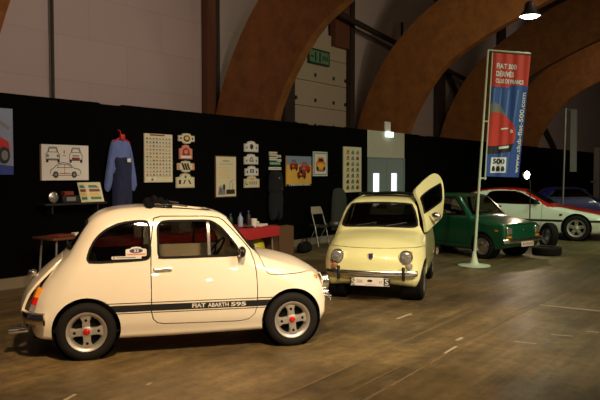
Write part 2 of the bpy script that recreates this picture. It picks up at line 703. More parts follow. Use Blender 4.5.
def offset_poly(poly, d):
    P = np.array(poly, float)
    area = 0.5 * np.sum(P[:, 0] * np.roll(P[:, 1], -1) - np.roll(P[:, 0], -1) * P[:, 1])
    sgn = 1 if area > 0 else -1
    out = []
    for i in range(len(P)):
        e1 = P[i] - P[i - 1]
        e2 = P[(i + 1) % len(P)] - P[i]
        e1 /= np.linalg.norm(e1) + 1e-12
        e2 /= np.linalg.norm(e2) + 1e-12
        n1, n2 = np.array([e1[1], -e1[0]]) * sgn, np.array([e2[1], -e2[0]]) * sgn
        b = n1 + n2
        b /= np.linalg.norm(b) + 1e-12
        out.append(P[i] + b * d / max(0.5, b @ n1))
    return [tuple(p) for p in out]


def circ(cx, cz, r, n=40):
    return [(cx + r * math.cos(2 * PI * i / n), cz + r * math.sin(2 * PI * i / n)) for i in range(n)]


def rounded(pts, n=3):
    """Closed smooth version of a 2D outline."""
    return [tuple(p) for p in smooth_closed(pts, n)]


def rrect(x0, x1, z0, z1, r, n=4):
    out = []
    for cx, cz, a0 in ((x1 - r, z1 - r, 0), (x0 + r, z1 - r, PI / 2), (x0 + r, z0 + r, PI), (x1 - r, z0 + r, 1.5 * PI)):
        for i in range(n + 1):
            a = a0 + PI / 2 * i / n
            out.append((cx + r * math.cos(a), cz + r * math.sin(a)))
    return out


# ------------------------------------------------------------------ wheels
def tyre_mb(R, r, w, y=0.0):
    mb = MB()
    h = w / 2
    prof = [(r - 0.004, -h * 0.80), (r + 0.012, -h * 0.92), (r + (R - r) * 0.45, -h * 1.02), (R - 0.028, -h * 0.96), (R - 0.010, -h * 0.82), (R, -h * 0.6),
            (R, -h * 0.32), (R - 0.008, -h * 0.30), (R - 0.008, -h * 0.24), (R, -h * 0.22), (R, h * 0.22), (R - 0.008, h * 0.24), (R - 0.008, h * 0.30), (R, h * 0.32),
            (R, h * 0.6), (R - 0.010, h * 0.82), (R - 0.028, h * 0.96), (r + (R - r) * 0.45, h * 1.02), (r + 0.012, h * 0.92), (r - 0.004, h * 0.80), (r - 0.004, -h * 0.8)]
    mb.lathe(prof, (0, y, 0), (0, 1, 0), 48)
    return mb


def spoke_wheel(parent, c, sgn, R, r, w, kind, rim_mat='alloy', cap_mat='red_plastic', phase=0.0):
    """Wheel part: rim mesh > tyre, hub_cap. Local axis y, outer face towards sgn*y."""
    mb = MB()
    h = w / 2
    o = sgn

    def L(prof):
        mb.lathe([(a, b * o) for a, b in prof], (0, 0, 0), (0, 1, 0), 48)
    # barrel and outer lip
    L([(r - 0.006, -h * 0.8), (r - 0.02, -h * 0.5), (r - 0.03, h * 0.2), (r - 0.018, h * 0.72), (r + 0.004, h * 0.96), (r + 0.002, h * 0.99), (r - 0.016, h * 0.93), (r - 0.034, h * 0.62), (r - 0.040, h * 0.3)])
    # recessed dark back plate of the wheel
    mb.m(1)
    L([(r - 0.03, h * 0.05), (0.0, h * 0.05)])
    mb.m(0)
    if kind in ('four', 'five'):
        ns = 4 if kind == 'four' else 5
        for i in range(ns):
            a = phase + 2 * PI * i / ns
            ca, sa = math.cos(a), math.sin(a)
            wi, wo = (r * 0.20, r * 0.30) if kind == 'four' else (r * 0.2, r * 0.2)
            poly = [(r * 0.12, -wi), (r * 0.55, -wi * 0.92), (r - 0.03, -wo), (r - 0.03, wo), (r * 0.55, wi * 0.92), (r * 0.12, wi)]
            mb.prism(poly, o * h * 0.30, o * h * 0.72, lambda p, q, hh, ca=ca, sa=sa: (p * ca - q * sa, hh, p * sa + q * ca))
            # raised rib and a hole in each spoke
            poly = [(r * 0.2, -wi * 0.62), (r * 0.78, -wo * 0.6), (r * 0.78, wo * 0.6), (r * 0.2, wi * 0.62)]
            mb.prism(poly, o * h * 0.70, o * h * 0.80, lambda p, q, hh, ca=ca, sa=sa: (p * ca - q * sa, hh, p * sa + q * ca))
            mb.m(1)
            mb.lathe([(0.013, o * h * 0.79), (0.013, o * h * 0.815), (0, o * h * 0.815)], (r * 0.60 * ca, 0, r * 0.60 * sa), (0, 1, 0), 10)
            mb.m(0)
        L([(r * 0.30, h * 0.3), (r * 0.30, h * 0.76), (r * 0.26, h * 0.82), (0.0, h * 0.84)])
    else:  # pressed steel disc with vents
        L([(r - 0.035, h * 0.4), (r * 0.75, h * 0.62), (r * 0.55, h * 0.70), (r * 0.45, h * 0.60), (0, h * 0.58)])
    wh = link_mesh('wheel', mb.mesh('wheel', [rim_mat, 'matt_black']), parent, c)
    link_mesh('tyre', tyre_mb(R, r, w).mesh('tyre', ['rubber']), wh)
    cap = MB()
    cr_ = 0.030 if kind in ('four', 'five') else r * 0.52
    cap.lathe([(cr_, o * h * 0.60), (cr_, o * h * 0.82), (cr_ * 0.8, o * h * 0.94), (cr_ * 0.4, o * h * 1.0), (0, o * h * 1.02)], (0, 0, 0), (0, 1, 0), 24)
    link_mesh('hub_cap', cap.mesh('hub_cap', [cap_mat]), wh)
    return wh


def disc_lamp(parent, body, y, z, r, names, mats, deep=0.02, xo=0.6, fwd=0.012):
    """Round lamp let into the front: chrome rim mesh > lens."""
    p, n = body.ray((xo, y, z), (1, 0, 0))
    ax = Vector((1, 0, 0.05)).normalized()
    c = Vector(p) + ax * fwd
    mb = MB()
    mb.lathe([(r * 0.85, -0.05), (r, -0.045), (r * 1.02, deep * 0.5), (r * 0.98, deep), (r * 0.88, deep * 1.05), (r * 0.84, deep * 0.8)], c, ax, 36)
    o = mb.build(names[0], [mats[0]], parent)
    mb = MB()
    mb.lathe([(r * 0.86, -0.02), (r * 0.86, deep * 0.8), (r * 0.6, deep * 1.35), (r * 0.3, deep * 1.6), (0, deep * 1.7)], c, ax, 36)
    mb.build(names[1], [mats[1]], o)
    return o


def contour(body, z, angs, off=0.03, o=(0.9, 0.0)):
    pts = []
    for a in angs:
        p, n = body.ray((o[0], o[1], z), (math.cos(a), math.sin(a), 0))
        n = Vector((n[0], n[1], 0)).normalized()
        pts.append(Vector((p[0], p[1], z)) + n * off)
    return pts


def bar_on(pts, zprof, parent, name, mats):
    """Sweep a vertical cross-section (out, z) along plan points -> bumper."""
    mb = MB()
    k = len(pts)
    n = len(zprof)
    vs = []
    for i, p in enumerate(pts):
        d = (pts[min(i + 1, k - 1)] - pts[max(i - 1, 0)])
        nn = Vector((d.y, -d.x, 0)).normalized()
        for (a, z) in zprof:
            q = p + nn * a
            vs.append((q.x, q.y, p.z + z))
    fs = [(i * n + j, i * n + (j + 1) % n, (i + 1) * n + (j + 1) % n, (i + 1) * n + j) for i in range(k - 1) for j in range(n)]
    mb.add(vs, fs, True)
    mb.add(vs[:n], [tuple(range(n))])
    mb.add(vs[-n:], [tuple(range(n))])
    return mb.build(name, mats, parent)


def seat_part(parent, x, y, name='seat', m='tan', w=0.46, high=0.55, l=0.46):
    mb = MB()
    mb.rbox((x, y, 0.42), (l, w, 0.15), 0.05, 3)
    o = mb.build(name, [m], parent)
    mb = MB()
    R = Matrix.Rotation(math.radians(-14), 4, 'Y')
    mb.rbox((x - l / 2 - 0.02, y, 0.44 + high / 2), (0.12, w * 0.95, high), 0.05, 3, R)
    mb.build('backrest', [m], o)
    return o


def steering(parent, x, y, z, m='black'):
    mb = MB()
    ax = Vector((-0.75, 0, 0.55)).normalized()
    u, w, d = basis(ax)
    c = Vector((x, y, z))
    mb.tube([c + (u * math.cos(2 * PI * i / 28) + w * math.sin(2 * PI * i / 28)) * 0.185 for i in range(28)], 0.012, 8, closed=True)
    for a in (0.5, 2.6, 4.71):
        mb.tube([c - d * 0.02, c + (u * math.cos(a) + w * math.sin(a)) * 0.18], 0.010, 6)
    mb.tube([c, c - d * 0.45], 0.016, 8)
    return mb.build('steering_wheel', [m], parent)


# ------------------------------------------------------------------ the little round saloon (two of them)
S500 = [(0.15, .585), (0.22, .605), (0.32, .640), (0.45, .657), (0.60, .648), (0.75, .624), (0.86, .598), (1.00, .560), (1.10, .530), (1.20, .490), (1.30, .445), (1.45, .38)]
PROF500 = [(-.45, .22), (0, .20), (.6, .19), (1.2, .19), (1.9, .20), (2.18, .24), (2.265, .32), (2.285, .42), (2.29, .52), (2.265, .60), (2.205, .665), (2.11, .725), (1.99, .785),
           (1.81, .835), (1.66, .862), (1.585, .885), (1.53, .945), (1.44, 1.045), (1.345, 1.145), (1.285, 1.212), (1.215, 1.255), (1.1, 1.285), (.87, 1.308), (.6, 1.322), (.4, 1.320), (.25, 1.305),
           (.12, 1.268), (.03, 1.21), (-.04, 1.13), (-.11, 1.03), (-.19, .92), (-.30, .80), (-.40, .675), (-.475, .55), (-.505, .42), (-.495, .32)]
QUARTER = rounded([(.02, .905), (.05, .985), (.10, 1.06), (.18, 1.125), (.29, 1.172), (.42, 1.19), (.505, 1.19), (.535, 1.165), (.54, 1.08), (.54, .96), (.535, .895), (.515, .866), (.42, .857), (.25, .853), (.06, .852), (.022, .868)])
DOORWIN = rounded([(.62, .92), (.62, 1.03), (.62, 1.13), (.645, 1.172), (.70, 1.186), (.88, 1.187), (1.06, 1.184), (1.13, 1.163), (1.20, 1.108), (1.27, 1.025), (1.325, .945), (1.338, .90), (1.32, .876), (1.0, .872), (.66, .872), (.63, .885)])
DOOR = [(.585, 1.215), (.555, 1.0), (.55, .80), (.55, .60), (.55, .40), (.565, .335), (.60, .298), (.66, .285), (1.0, .275), (1.35, .268), (1.43, .285), (1.48, .33), (1.50, .40), (1.505, .55),
        (1.50, .70), (1.485, .82), (1.455, .915), (1.40, .985), (1.30, 1.10), (1.22, 1.185), (1.18, 1.21), (1.05, 1.225), (.65, 1.232)]
BONNET = [(1.545, .94), (1.555, .85), (1.575, .77), (1.60, .705), (1.63, .686), (1.70, .680), (2.0, .680), (2.6, .675), (2.6, 1.3), (1.63, 1.3), (1.60, .90)]
BONNET = [(1.535, .90), (1.555, .83), (1.575, .77), (1.60, .705), (1.63, .686), (1.70, .680), (2.0, .680), (2.6, .675), (2.6, 1.0), (1.66, .93)]
WSHIELD = rounded([(-.40, .965), (-.455, .90), (-.44, .885), (0, .90), (.44, .885), (.455, .90), (.40, .965), (.39, 1.10), (.36, 1.18), (.33, 1.205), (0, 1.225), (-.33, 1.205), (-.36, 1.18), (-.39, 1.10)])
WSHIELD = rounded([(-.505, .945), (-.49, .915), (-.40, .905), (0, .915), (.40, .905), (.49, .915), (.505, .945), (.475, 1.06), (.425, 1.165), (.385, 1.195), (.20, 1.208), (0, 1.212), (-.20, 1.208), (-.385, 1.195), (-.425, 1.165), (-.475, 1.06)])
RWIN = rounded([(-.38, .98), (-.35, .955), (0, .95), (.35, .955), (.38, .98), (.34, 1.12), (.30, 1.165), (0, 1.18), (-.30, 1.165), (-.34, 1.12)])


def body500():
    def plan(x, z):
        return 0.10 * np.clip((x - 1.85) / .45, 0, 2) ** 2 + 0.08 * np.clip(-x / .52, 0, 2) ** 2 + ss(z, .9, 1.2) * 0.09 * np.clip((.25 - x) / .35, 0, 1.6) ** 2

    def crown(x, z):
        return 0.10 + 0.10 * ss(x, 1.5, 1.9)
    return Body(PROF500, S500, plan, crown, 0.30, 0.26, 0.045, 0.12, lambda x: 0.07 * ss(x, 1.75, 2.1) + 0.03 * ss(-x, -.1, .3))


_b500 = {}


def small_round_saloon(name, loc, rz, label, paint, abarth):
    root = tag(empty(name, loc, rz), label, 'car')
    if not _b500:
        b = body500()
        _b500['b'] = b
        _b500['shell'] = b.shell(0.0, -0.022)
        _b500['glass'] = b.shell(-0.010, -0.016)
        _b500['seal'] = b.shell(0.005, -0.020)
        _b500['film'] = b.shell(0.0025, -0.004)
    b = _b500['b']
    sh, gsh, ssh, film = (_b500[k].copy() for k in ('shell', 'glass', 'seal', 'film'))

    def P(poly, a=-1, c=1, f=sidef):
        return MB().prism(poly, a, c, f)
    arches = []
    for x in (0, 1.84):
        for s in (-1, 1):
            arches.append((P(circ(x, .262, .288), s * .38, s * .9), 'DIFFERENCE'))
    wins = [(P(QUARTER), 'DIFFERENCE'), (P(WSHIELD, 1.15, 2.0, frontf), 'DIFFERENCE'), (P(RWIN, -.6, .12, frontf), 'DIFFERENCE')]
    roofcut = (P(rrect(.62, 1.13 if abarth else 1.0, -.36, .36, .06), 1.15, 1.5, topf), 'DIFFERENCE')
    lid_poly = rounded([(-.36, .30), (-.40, .34), (-.415, .50), (-.39, .70), (-.34, .84), (-.28, .875), (0, .885), (.28, .875), (.34, .84), (.39, .70), (.415, .50), (.40, .34), (.36, .30), (0, .295)])
    lid_out = (P(offset_poly(lid_poly, .004), -.9, -.05, frontf), 'DIFFERENCE')
    body = boolean(sh.copy(), arches + wins + [roofcut, (P(offset_poly(DOOR, .005)), 'DIFFERENCE'), (P(offset_poly(BONNET, .004)), 'DIFFERENCE'), lid_out])
    link_mesh('body_shell', setmat(body_normals(body, b), paint), root)
    # doors
    for s in (-1, 1):
        if s == 1 and not abarth:
            continue  # this one stands open on the yellow car
        a, c = (-1, -.1) if s < 0 else (.1, 1)
        d = boolean(sh.copy(), [(P(offset_poly(DOOR, -.004), a, c), 'INTERSECT'), (P(DOORWIN), 'DIFFERENCE')])
        d = body_normals(d, b)
        d['inner'] = [0] * len(d.polygons)
        do = link_mesh('door', setmat(d, paint), root)
        # glass and rubber
        g = boolean(gsh.copy(), [(P(DOORWIN, a, c), 'INTERSECT')])
        link_mesh('window_pane', setmat(body_normals(g, b), 'glass'), do)
        r = boolean(ssh.copy(), [(P(offset_poly(DOORWIN, .012), a, c), 'INTERSECT'), (P(offset_poly(DOORWIN, -.006)), 'DIFFERENCE')])
        link_mesh('window_seal', setmat(body_normals(r, b), 'seal'), do)
        r = boolean(ssh.copy(), [(P([(1.058, .865), (1.084, .865), (1.084, 1.192), (1.058, 1.192)], a, c), 'INTERSECT')])
        link_mesh('quarter_light_bar', setmat(body_normals(r, b), 'chrome'), do)
        # handle
        p0, n0 = b.side(.585, .768, s)
        p1, n1 = b.side(.72, .772, s)
        mb = MB()
        q0, q1 = Vector(p0) + Vector(n0) * .024, Vector(p1) + Vector(n1) * .026
        mb.tube([Vector(p0), q0 - Vector((-.005, 0, 0)), q0.lerp(q1, .3), q0.lerp(q1, .7), q1, Vector(p1)], [.014, .013, .011, .011, .012, .014], 10)
        mb.lathe([(.016, -.004), (.016, .006), (0, .008)], Vector(p0), Vector(n0), 14)
        mb.build('door_handle', ['chrome'], do)
        # door mirror
        pm, nm = b.side(1.33, .90, s)
        mb = MB()
        c0 = Vector((1.36, s * .655, .905))
        mb.tube([Vector(pm), Vector((1.36, s * .62, .885)), c0 - Vector((0, 0, .02))], .010, 8)
        mb.ell(c0, (.035, .075, .052))
        mo = mb.build('door_mirror', ['black'], do)
        MB().rbox((c0.x - .028, c0.y, c0.z), (.012, .12, .075), .005, 2).build('mirror_glass', ['chrome'], mo)
    if not abarth:
        d = boolean(sh.copy(), [(P(offset_poly(DOOR, -.004), .1, 1), 'INTERSECT'), (P([(-1, .80), (3, .80), (3, 2), (-1, 2)]), 'DIFFERENCE')])
        link_mesh('lower_door_panel', setmat(body_normals(d, b), paint), root)
    # bonnet
    d = boolean(sh.copy(), [(P(offset_poly(BONNET, -.003)), 'INTERSECT'), (P(WSHIELD, 1.15, 2.0, frontf), 'DIFFERENCE')])
    link_mesh('bonnet', setmat(body_normals(d, b), paint), root)
    # engine lid
    d = boolean(sh.copy(), [(P(offset_poly(lid_poly, -.004), -.9, -.05, frontf), 'INTERSECT')])
    d = body_normals(d, b)
    lid = link_mesh('engine_lid', setmat(d, paint), root)
    mb = MB()
    mb.rbox((-.455, 0, .66), (.07, .16, .05), .015, 2)
    mb.build('plate_lamp', ['chrome'], lid)
    if abarth:  # propped open at the bottom
        hx, hz = -.215, .885
        a = math.radians(9.5)
        lid.matrix_local = Matrix.Translation((hx, 0, hz)) @ Matrix.Rotation(a, 4, 'Y') @ Matrix.Translation((-hx, 0, -hz))
    eb = boolean(b.shell(-.05, -.30, .03) if 'bay' not in _b500 else _b500['bay'].copy(), [(MB().prism([(-.9, .2), (-.12, .2), (-.12, .9), (-.9, .9)], -.50, .50, sidef), 'INTERSECT')])
    _b500.setdefault('bay', b.shell(-.05, -.30, .03))
    link_mesh('engine_bay', setmat(body_normals(eb, b), 'matt_black'), root)  # black filler, shade of the lid gap put into its colour
    # fixed glass
    for nm, pr in (('windscreen', P(WSHIELD, 1.15, 2.0, frontf)), ('rear_window', P(RWIN, -.6, .12, frontf))):
        poly = WSHIELD if nm == 'windscreen' else RWIN
        rng = (1.15, 2.0) if nm == 'windscreen' else (-.6, .12)
        g = boolean(gsh.copy(), [(P(poly, *rng, frontf), 'INTERSECT')])
        go = link_mesh(nm, setmat(body_normals(g, b), 'glass'), root)
        r = boolean(ssh.copy(), [(P(offset_poly(poly, .014), *rng, frontf), 'INTERSECT'), (P(offset_poly(poly, -.010), *rng, frontf), 'DIFFERENCE')])
        link_mesh('window_seal', setmat(body_normals(r, b), 'seal'), go)
        if nm == 'windscreen':
            for s in (-1, 1):
                mb = MB()
                pts = []
                for t in (0, .35, .7, 1):
                    y = s * (.12 - 0) + t * .30 * (-1 if s > 0 else -1) * -1 * (1 if s < 0 else 1)
                    y = (-.30 + t * .27) if s < 0 else (.10 + t * .27)
                    p, n = b.ray((.9, y, .905 + .045 * t), (1, 0, 0))
                    pts.append(Vector(p) + Vector(n) * .014)
                mb.tube(pts, [.010, .007, .006, .005], 8)
                mb.build('wiper', ['black'], go)
    for s in (-1, 1):
        a, c = (-1, -.1) if s < 0 else (.1, 1)
        g = boolean(gsh.copy(), [(P(QUARTER, a, c), 'INTERSECT')])
        go = link_mesh('quarter_window', setmat(body_normals(g, b), 'glass'), root)
        r = boolean(ssh.copy(), [(P(offset_poly(QUARTER, .012), a, c), 'INTERSECT'), (P(offset_poly(QUARTER, -.006)), 'DIFFERENCE')])
        link_mesh('window_seal', setmat(body_normals(r, b), 'seal'), go)
        if abarth and s < 0:
            # rally sticker with the number 33 and a long white strip below it
            def on(u, v, e=.006):
                p, n = b.side(u, v, s)
                return Vector(p) + Vector(n) * e
            st = MB()
            pl = [(.335, .895), (.335, .945), (.345, .952), (.375, .955), (.385, .966), (.425, .972), (.465, .966), (.475, .955), (.505, .952), (.515, .945), (.515, .895), (.505, .888), (.345, .888)]
            st.add([on(*q) for q in pl], [tuple(range(len(pl)))])
            st.m(1)
            el = [(.425 + .058 * math.cos(t * PI / 12), .936 + .020 * math.sin(t * PI / 12)) for t in range(24)]
            st.add([on(*q, .008) for q in el], [tuple(range(24))])
            st.m(0)
            add_text(st, '33', lambda u, v: on(.404 + u, .924 + v, .010), .042, .025, .02)
            st.m(2)
            st.add([on(.345 + .16 * i, .900 + .012 * j, .008) for j in (0, 1) for i in (0, 1)], [(0, 1, 3, 2)])
            st.build('rally_sticker', ['paper', 'navy_ink', 'pink_ink'], go, recalc=False)
            st = MB()
            st.add([on(x, z) for z in (.868, .892) for x in (.215, .30, .38, .47)], [(0, 1, 5, 4), (1, 2, 6, 5), (2, 3, 7, 6)])
            st.m(1)
            st.add([on(x, z, .008) for z in (.876, .884) for x in (.255, .31, .36, .42)], [(0, 1, 5, 4), (1, 2, 6, 5), (2, 3, 7, 6)])
            st.add([on(.235 + .009 * math.cos(t * PI / 6), .880 + .008 * math.sin(t * PI / 6), .008) for t in range(12)], [tuple(range(12))])
            st.build('strip_sticker', ['paper', 'grey_ink'], go, recalc=False)
    # folding fabric roof, rolled back
    mb = MB()
    pts = []
    for i in range(15):
        y = -.38 + .76 * i / 14
        pts.append((y, 1.322 - .10 * y * y))
    for (xx, dz, r) in (((.565, .022, .038), (.625, .046, .034), (.69, .030, .030), (.75, .014, .024)) if abarth else ((.585, .012, .018), (.62, .016, .016), (.66, .004, .014))):
        mb.tube([(xx + .012 * math.sin(7 * y), y, z + dz + .006 * math.sin(11 * y)) for y, z in pts], r, 8)
    sr = mb.build('folded_fabric_roof', ['matt_black'], root)
    for s in (-1, 1):
        MB().tube([(.60, s * .375, 1.335), (.80, s * .372, 1.330), (.90, s * .372, 1.315)], .009, 6).build('roof_stay', ['black'], sr)
    # lamps and bumpers
    for s in (-1, 1):
        disc_lamp(root, b, s * .430, .575, .086, ('headlight', 'lens'), ('chrome', 'lens'), .022, .6, .022 if abarth else .030)
        disc_lamp(root, b, s * .470, .462, .044, ('indicator', 'lens'), ('chrome', 'amber' if abarth else ('brown_lens' if s < 0 else 'grey_vinyl')), .016)
        p, n = b.side(2.115, .622, s)
        mb = MB()
        mb.lathe([(.022, -.01), (.022, .008), (.014, .016), (0, .018)], p, n, 16)
        mb.build('side_marker', ['amber'], root)
        # tail lamp: amber over red on a chrome foot
        p, n = b.ray((.3, s * .36, .535), (-.8, s * .13, 0))
        tl = MB()
        up = Vector((.12, 0, 1)).normalized()
        nv = Vector(n)
        tv = nv.cross(up).normalized()
        up = tv.cross(nv).normalized() * (1 if tv.cross(nv).z > 0 else -1)

        def sec(h0, h1, mi):
            tl.m(mi)
            A = [Vector(p) + up * h + tv * (w * wx) + nv * e for h in (h0, h1) for (w, e) in ((-1, -.01), (-.6, .032), (.6, .032), (1, -.01)) for wx in ((.032 - .12 * max(0, h - .02) ** 1),)]
            tl.add(A, [(0, 1, 5, 4), (1, 2, 6, 5), (2, 3, 7, 6), (0, 3, 2, 1), (4, 5, 6, 7)])
        sec(-.115, -.055, 2)
        sec(-.055, .010, 0)
        sec(.010, .10, 1)
        tl.build('tail_lamp', ['red_plastic', 'amber', 'lens'], root)
    prof = [(-.008, -.055), (.018, -.045), (.030, -.02), (.030, .02), (.018, .045), (-.008, .055)]
    angs = [math.radians(a) for a in np.linspace(-23, 23, 41)]
    pts = contour(b, .375, angs, .035)
    prof2 = [(-.010, -.032), (.012, -.034), (.026, -.018), (.028, .010), (.016, .034), (-.010, .036)]
    fb = bar_on(pts, prof2, root, 'front_bumper', ['chrome'])
    angs = [math.radians(a) for a in np.linspace(180 - 27, 180 + 27, 41)]
    bar_on(contour(b, .385, angs, .055), prof, root, 'rear_bumper', ['chrome'])
    for s in (-1, 1):
        mb = MB()
        q = contour(b, .375, [s * math.radians(16.5)], .05)[0]
        mb.rbox((q.x + .004, q.y, .375), (.04, .04, .11 if abarth else .17), .015, 3)
        mb.build('overrider', ['chrome' if abarth else 'black'], fb)
    if abarth:
        mb = MB()
        mb.tube([(-.50, -.30, .235), (-.66, -.30, .225)], .030, 14)
        mb.tube([(-.50, -.21, .235), (-.66, -.21, .225)], .030, 14)
        mb.build('exhaust', ['chrome'], root)
    # badge on the nose
    p, n = b.ray((.6, 0, .585), (1, 0, 0))
    mb = MB()
    sh2 = [(-.030, .038), (.030, .038), (.032, -.01), (.018, -.034), (0, -.044), (-.018, -.034), (-.032, -.01)]
    mb.prism(sh2, p[0] - .004, p[0] + .014, lambda u, v, h: (h - .10 * v, u, p[2] + v))
    mb.m(1)
    mb.prism([(u * .72, v * .72) for u, v in sh2], p[0] + .013, p[0] + .017, lambda u, v, h: (h - .10 * v, u, p[2] + v))
    mb.build('nose_badge', ['chrome', 'navy_ink'], root)
    # wheels
    for x in (0, 1.84):
        for s in (-1, 1):
            if abarth:
                spoke_wheel(root, (x, s * .568, .252), s, .252, .168, .155, 'four', phase=PI / 2 + (.12 if x else .05))
            else:
                spoke_wheel(root, (x, s * .565, .252), s, .252, .158, .135, 'disc', 'grey_metal', 'chrome')
    mb = MB()
    for x in (0, 1.84):
        for s in (-1, 1):
            mb.lathe([(.286, s * .36), (.286, s * .60)], (x, 0, .262), (0, 1, 0), 36)
            mb.lathe([(.286, s * .365), (.0, s * .365)], (x, 0, .262), (0, 1, 0), 36)
    mb.box(.3, 1.5, -.55, .55, .165, .20)
    mb.box(-.45, .3, -.35, .35, .165, .24)
    mb.build('underbody', ['matt_black'], root)
    # cabin
    tn = 'tan' if abarth else 'dark_vinyl'
    for s in (-1, 1):
        seat_part(root, .86, s * .26, 'front_seat', tn, .44, .46)
    seat_part(root, .26, 0, 'rear_bench', 'grey_vinyl' if abarth else tn, .96, .40, .38)
    steering(root, 1.24, .26, .80)
    mb = MB()
    mb.rbox((1.47, 0, .80), (.14, 1.02, .10), .03, 2)
    mb.build('dashboard', [paint], root)
    mb = MB()
    mb.rbox((1.235, 0, 1.155), (.03, .15, .05), .012, 2)
    mb.build('rear_view_mirror', ['black'], root)
    if abarth:
        def band(z0, z1, x0=-.5, x1=2.3):
            out = []
            for s, rg in ((1, (-1, -.3)), (2, (.3, 1))):
                d = boolean(film.copy(), [(P([(x0, z0[0]), (x1, z0[1]), (x1, z1[1]), (x0, z1[0])], *rg), 'INTERSECT')] + [(c, 'DIFFERENCE') for c, _ in arches])
                out.append(d)
            return out
        strips = [((.418, .388), (.472, .452)), ((.399, .366), (.405, .372)), ((.486, .470), (.492, .476))]
        gl = []
        for k, (z0, z1) in enumerate(strips):
            z0 = (.415, .400) if k == 0 else ((.398, .383) if k == 1 else (.487, .473))
            z1 = (.473, .457) if k == 0 else ((.404, .389) if k == 1 else (.493, .479))
            gl += band(z0, z1, .10, 1.74)
        for s in (0, 1):
            bm = bmesh.new()
            for k in range(s, len(gl), 2):
                bm.from_mesh(gl[k])
            me = bpy.data.meshes.new('side_stripe')
            bm.to_mesh(me)
            bm.free()
            so = link_mesh('side_stripe', setmat(body_normals(me, b), 'black'), root)
            sg = -1 if s == 0 else 1
            tx = MB()

            def onside(u, v):
                p, n = b.side(u, v, sg)
                return Vector(p) + Vector(n) * .0045

            def place(txt, xa, xb, z, h, fat):
                if sg < 0:
                    add_text(tx, txt, lambda u, v: onside(xa + u, z - .009 * (xa + u - .9) + v), xb - xa, h, fat)
                else:
                    add_text(tx, txt, lambda u, v: onside(xb - u, z - .009 * (xb - u - .9) + v), xb - xa, h, fat)
            if sg < 0:
                place('FIAT', .905, 1.025, .420, .037, .03)
            else:
                place('FIAT', 1.275, 1.395, .417, .037, .03)
            tx.build('maker_lettering', ['paper'], so, recalc=False)
            tx = MB()
            if sg < 0:
                place('ABARTH', 1.045, 1.235, .419, .037, .03)
            else:
                place('ABARTH', 1.065, 1.255, .418, .037, .03)
            tx.build('tuner_lettering', ['paper'], so, recalc=False)
            tx = MB()
            if sg < 0:
                place('595', 1.255, 1.395, .417, .038, .035)
            else:
                place('595', .905, 1.045, .419, .038, .035)
            tx.build('number_lettering', ['paper'], so, recalc=False)
    else:
        # white show plate over a wider black plate
        bx = contour(b, .30, [0], .075)[0].x
        mb = MB()
        mb.rbox((bx, 0, .275), (.012, .50, .105), .004, 1)
        mb.m(1)
        add_text(mb, 'S', lambda u, v: (bx + .0075, .185 + u, .240 + v), .045, .07, .01)
        add_text(mb, 'S', lambda u, v: (bx + .0075, -.235 + u, .240 + v), .045, .07, .01)
        for z in (.227, .323):
            mb.box(bx + .006, bx + .0075, -.245, .245, z - .002, z + .002)
        pl = mb.build('number_plate', ['black', 'paper'], root)
        mb = MB()
        mb.rbox((bx + .012, -.012, .275), (.010, .365, .105), .003, 1)
        mb.m(1)
        X = bx + .0178
        mb.box(X, X + .001, -.165, -.095, 0.260, 0.263)
        mb.box(X, X + .001, -.165, -.095, 0.293, 0.296)
        mb.box(X, X + .001, -.165, -.162, 0.260, 0.296)
        mb.box(X, X + .001, -.098, -.095, 0.260, 0.296)
        add_text(mb, 'CLUB', lambda u, v: (X + .001, -.155 + u, .270 + v), .05, .018, .01)
        add_text(mb, '17', lambda u, v: (X + .001, .118 + u, .260 + v), .036, .028, .01)
        mb.m(2)
        el = [(.0 + .034 * math.cos(t * PI / 10), .287 + .016 * math.sin(t * PI / 10)) for t in range(20)]
        mb.prism(el, X, X + .0012, frontf)
        mb.m(3)
        mb.box(X, X + .001, -.06, .07, 0.243, 0.247)
        mb.build('show_plate', ['paper', 'maroon_ink', 'ink', 'pink_ink'], pl)
        # the left door stands open, swung up and out on its front pillar
        Ht, Hb = Vector((1.235, .495, 1.245)), Vector((1.50, .62, .80))
        u = Vector((-.755, .179, .347))
        w = Hb - Ht
        nn = u.cross(w).normalized()

        def dp(a, c, h):
            # gently bowed skin
            bow = .05 * (1 - (2 * c - .9) ** 2)
            return Ht + u * a + w * c + nn * (h * 1.0 - bow * 0.5)
        outl = rounded([(.0, -.30), (.30, -.29), (.62, -.22), (.88, -.13), (1.05, .03), (1.14, .22), (1.17, .46), (1.10, .84), (.97, 1.20), (.90, 1.25), (.60, 1.16), (.26, 1.04), (.02, .94), (.0, .6), (.0, .1)], 3)
        win = rounded([(.09, .0), (.35, .07), (.61, .17), (.95, .32), (1.03, .38), (1.04, .46), (.98, .70), (.93, .78), (.85, .77), (.43, .60), (.10, .46), (.06, .40), (.06, .08)], 3)
        flat = [(p, q) for p, q in outl]
        dm = MB().prism(flat, -.02, .02, lambda p, q, h: (p, q, h)).mesh('d', [])
        ctr = [((p - .5) * 1.0 + .5, q) for p, q in win]
        dm = boolean(dm, [(MB().prism(ctr, -.2, .2, lambda p, q, h: (p, q, h)), 'DIFFERENCE')])
        for v in dm.vertices:
            v.co = dp(v.co.x, v.co.y, v.co.z)
        bm = bmesh.new()
        bm.from_mesh(dm)
        bmesh.ops.recalc_face_normals(bm, faces=bm.faces[:])
        bm.to_mesh(dm)
        bm.free()
        do = link_mesh('open_door', setmat(dm, paint), root)
        do['label'] = 'raised door'
        MB().prism(win, -.004, .004, dp).build('window_pane', ['dark_glass'], do)
        sm_ = boolean(MB().prism(offset_poly(win, .03), -.026, .026, lambda p, q, h: (p, q, h)).mesh('s', []), [(MB().prism(offset_poly(win, -.012), -.2, .2, lambda p, q, h: (p, q, h)), 'DIFFERENCE')])
        for v in sm_.vertices:
            v.co = dp(v.co.x, v.co.y, v.co.z)
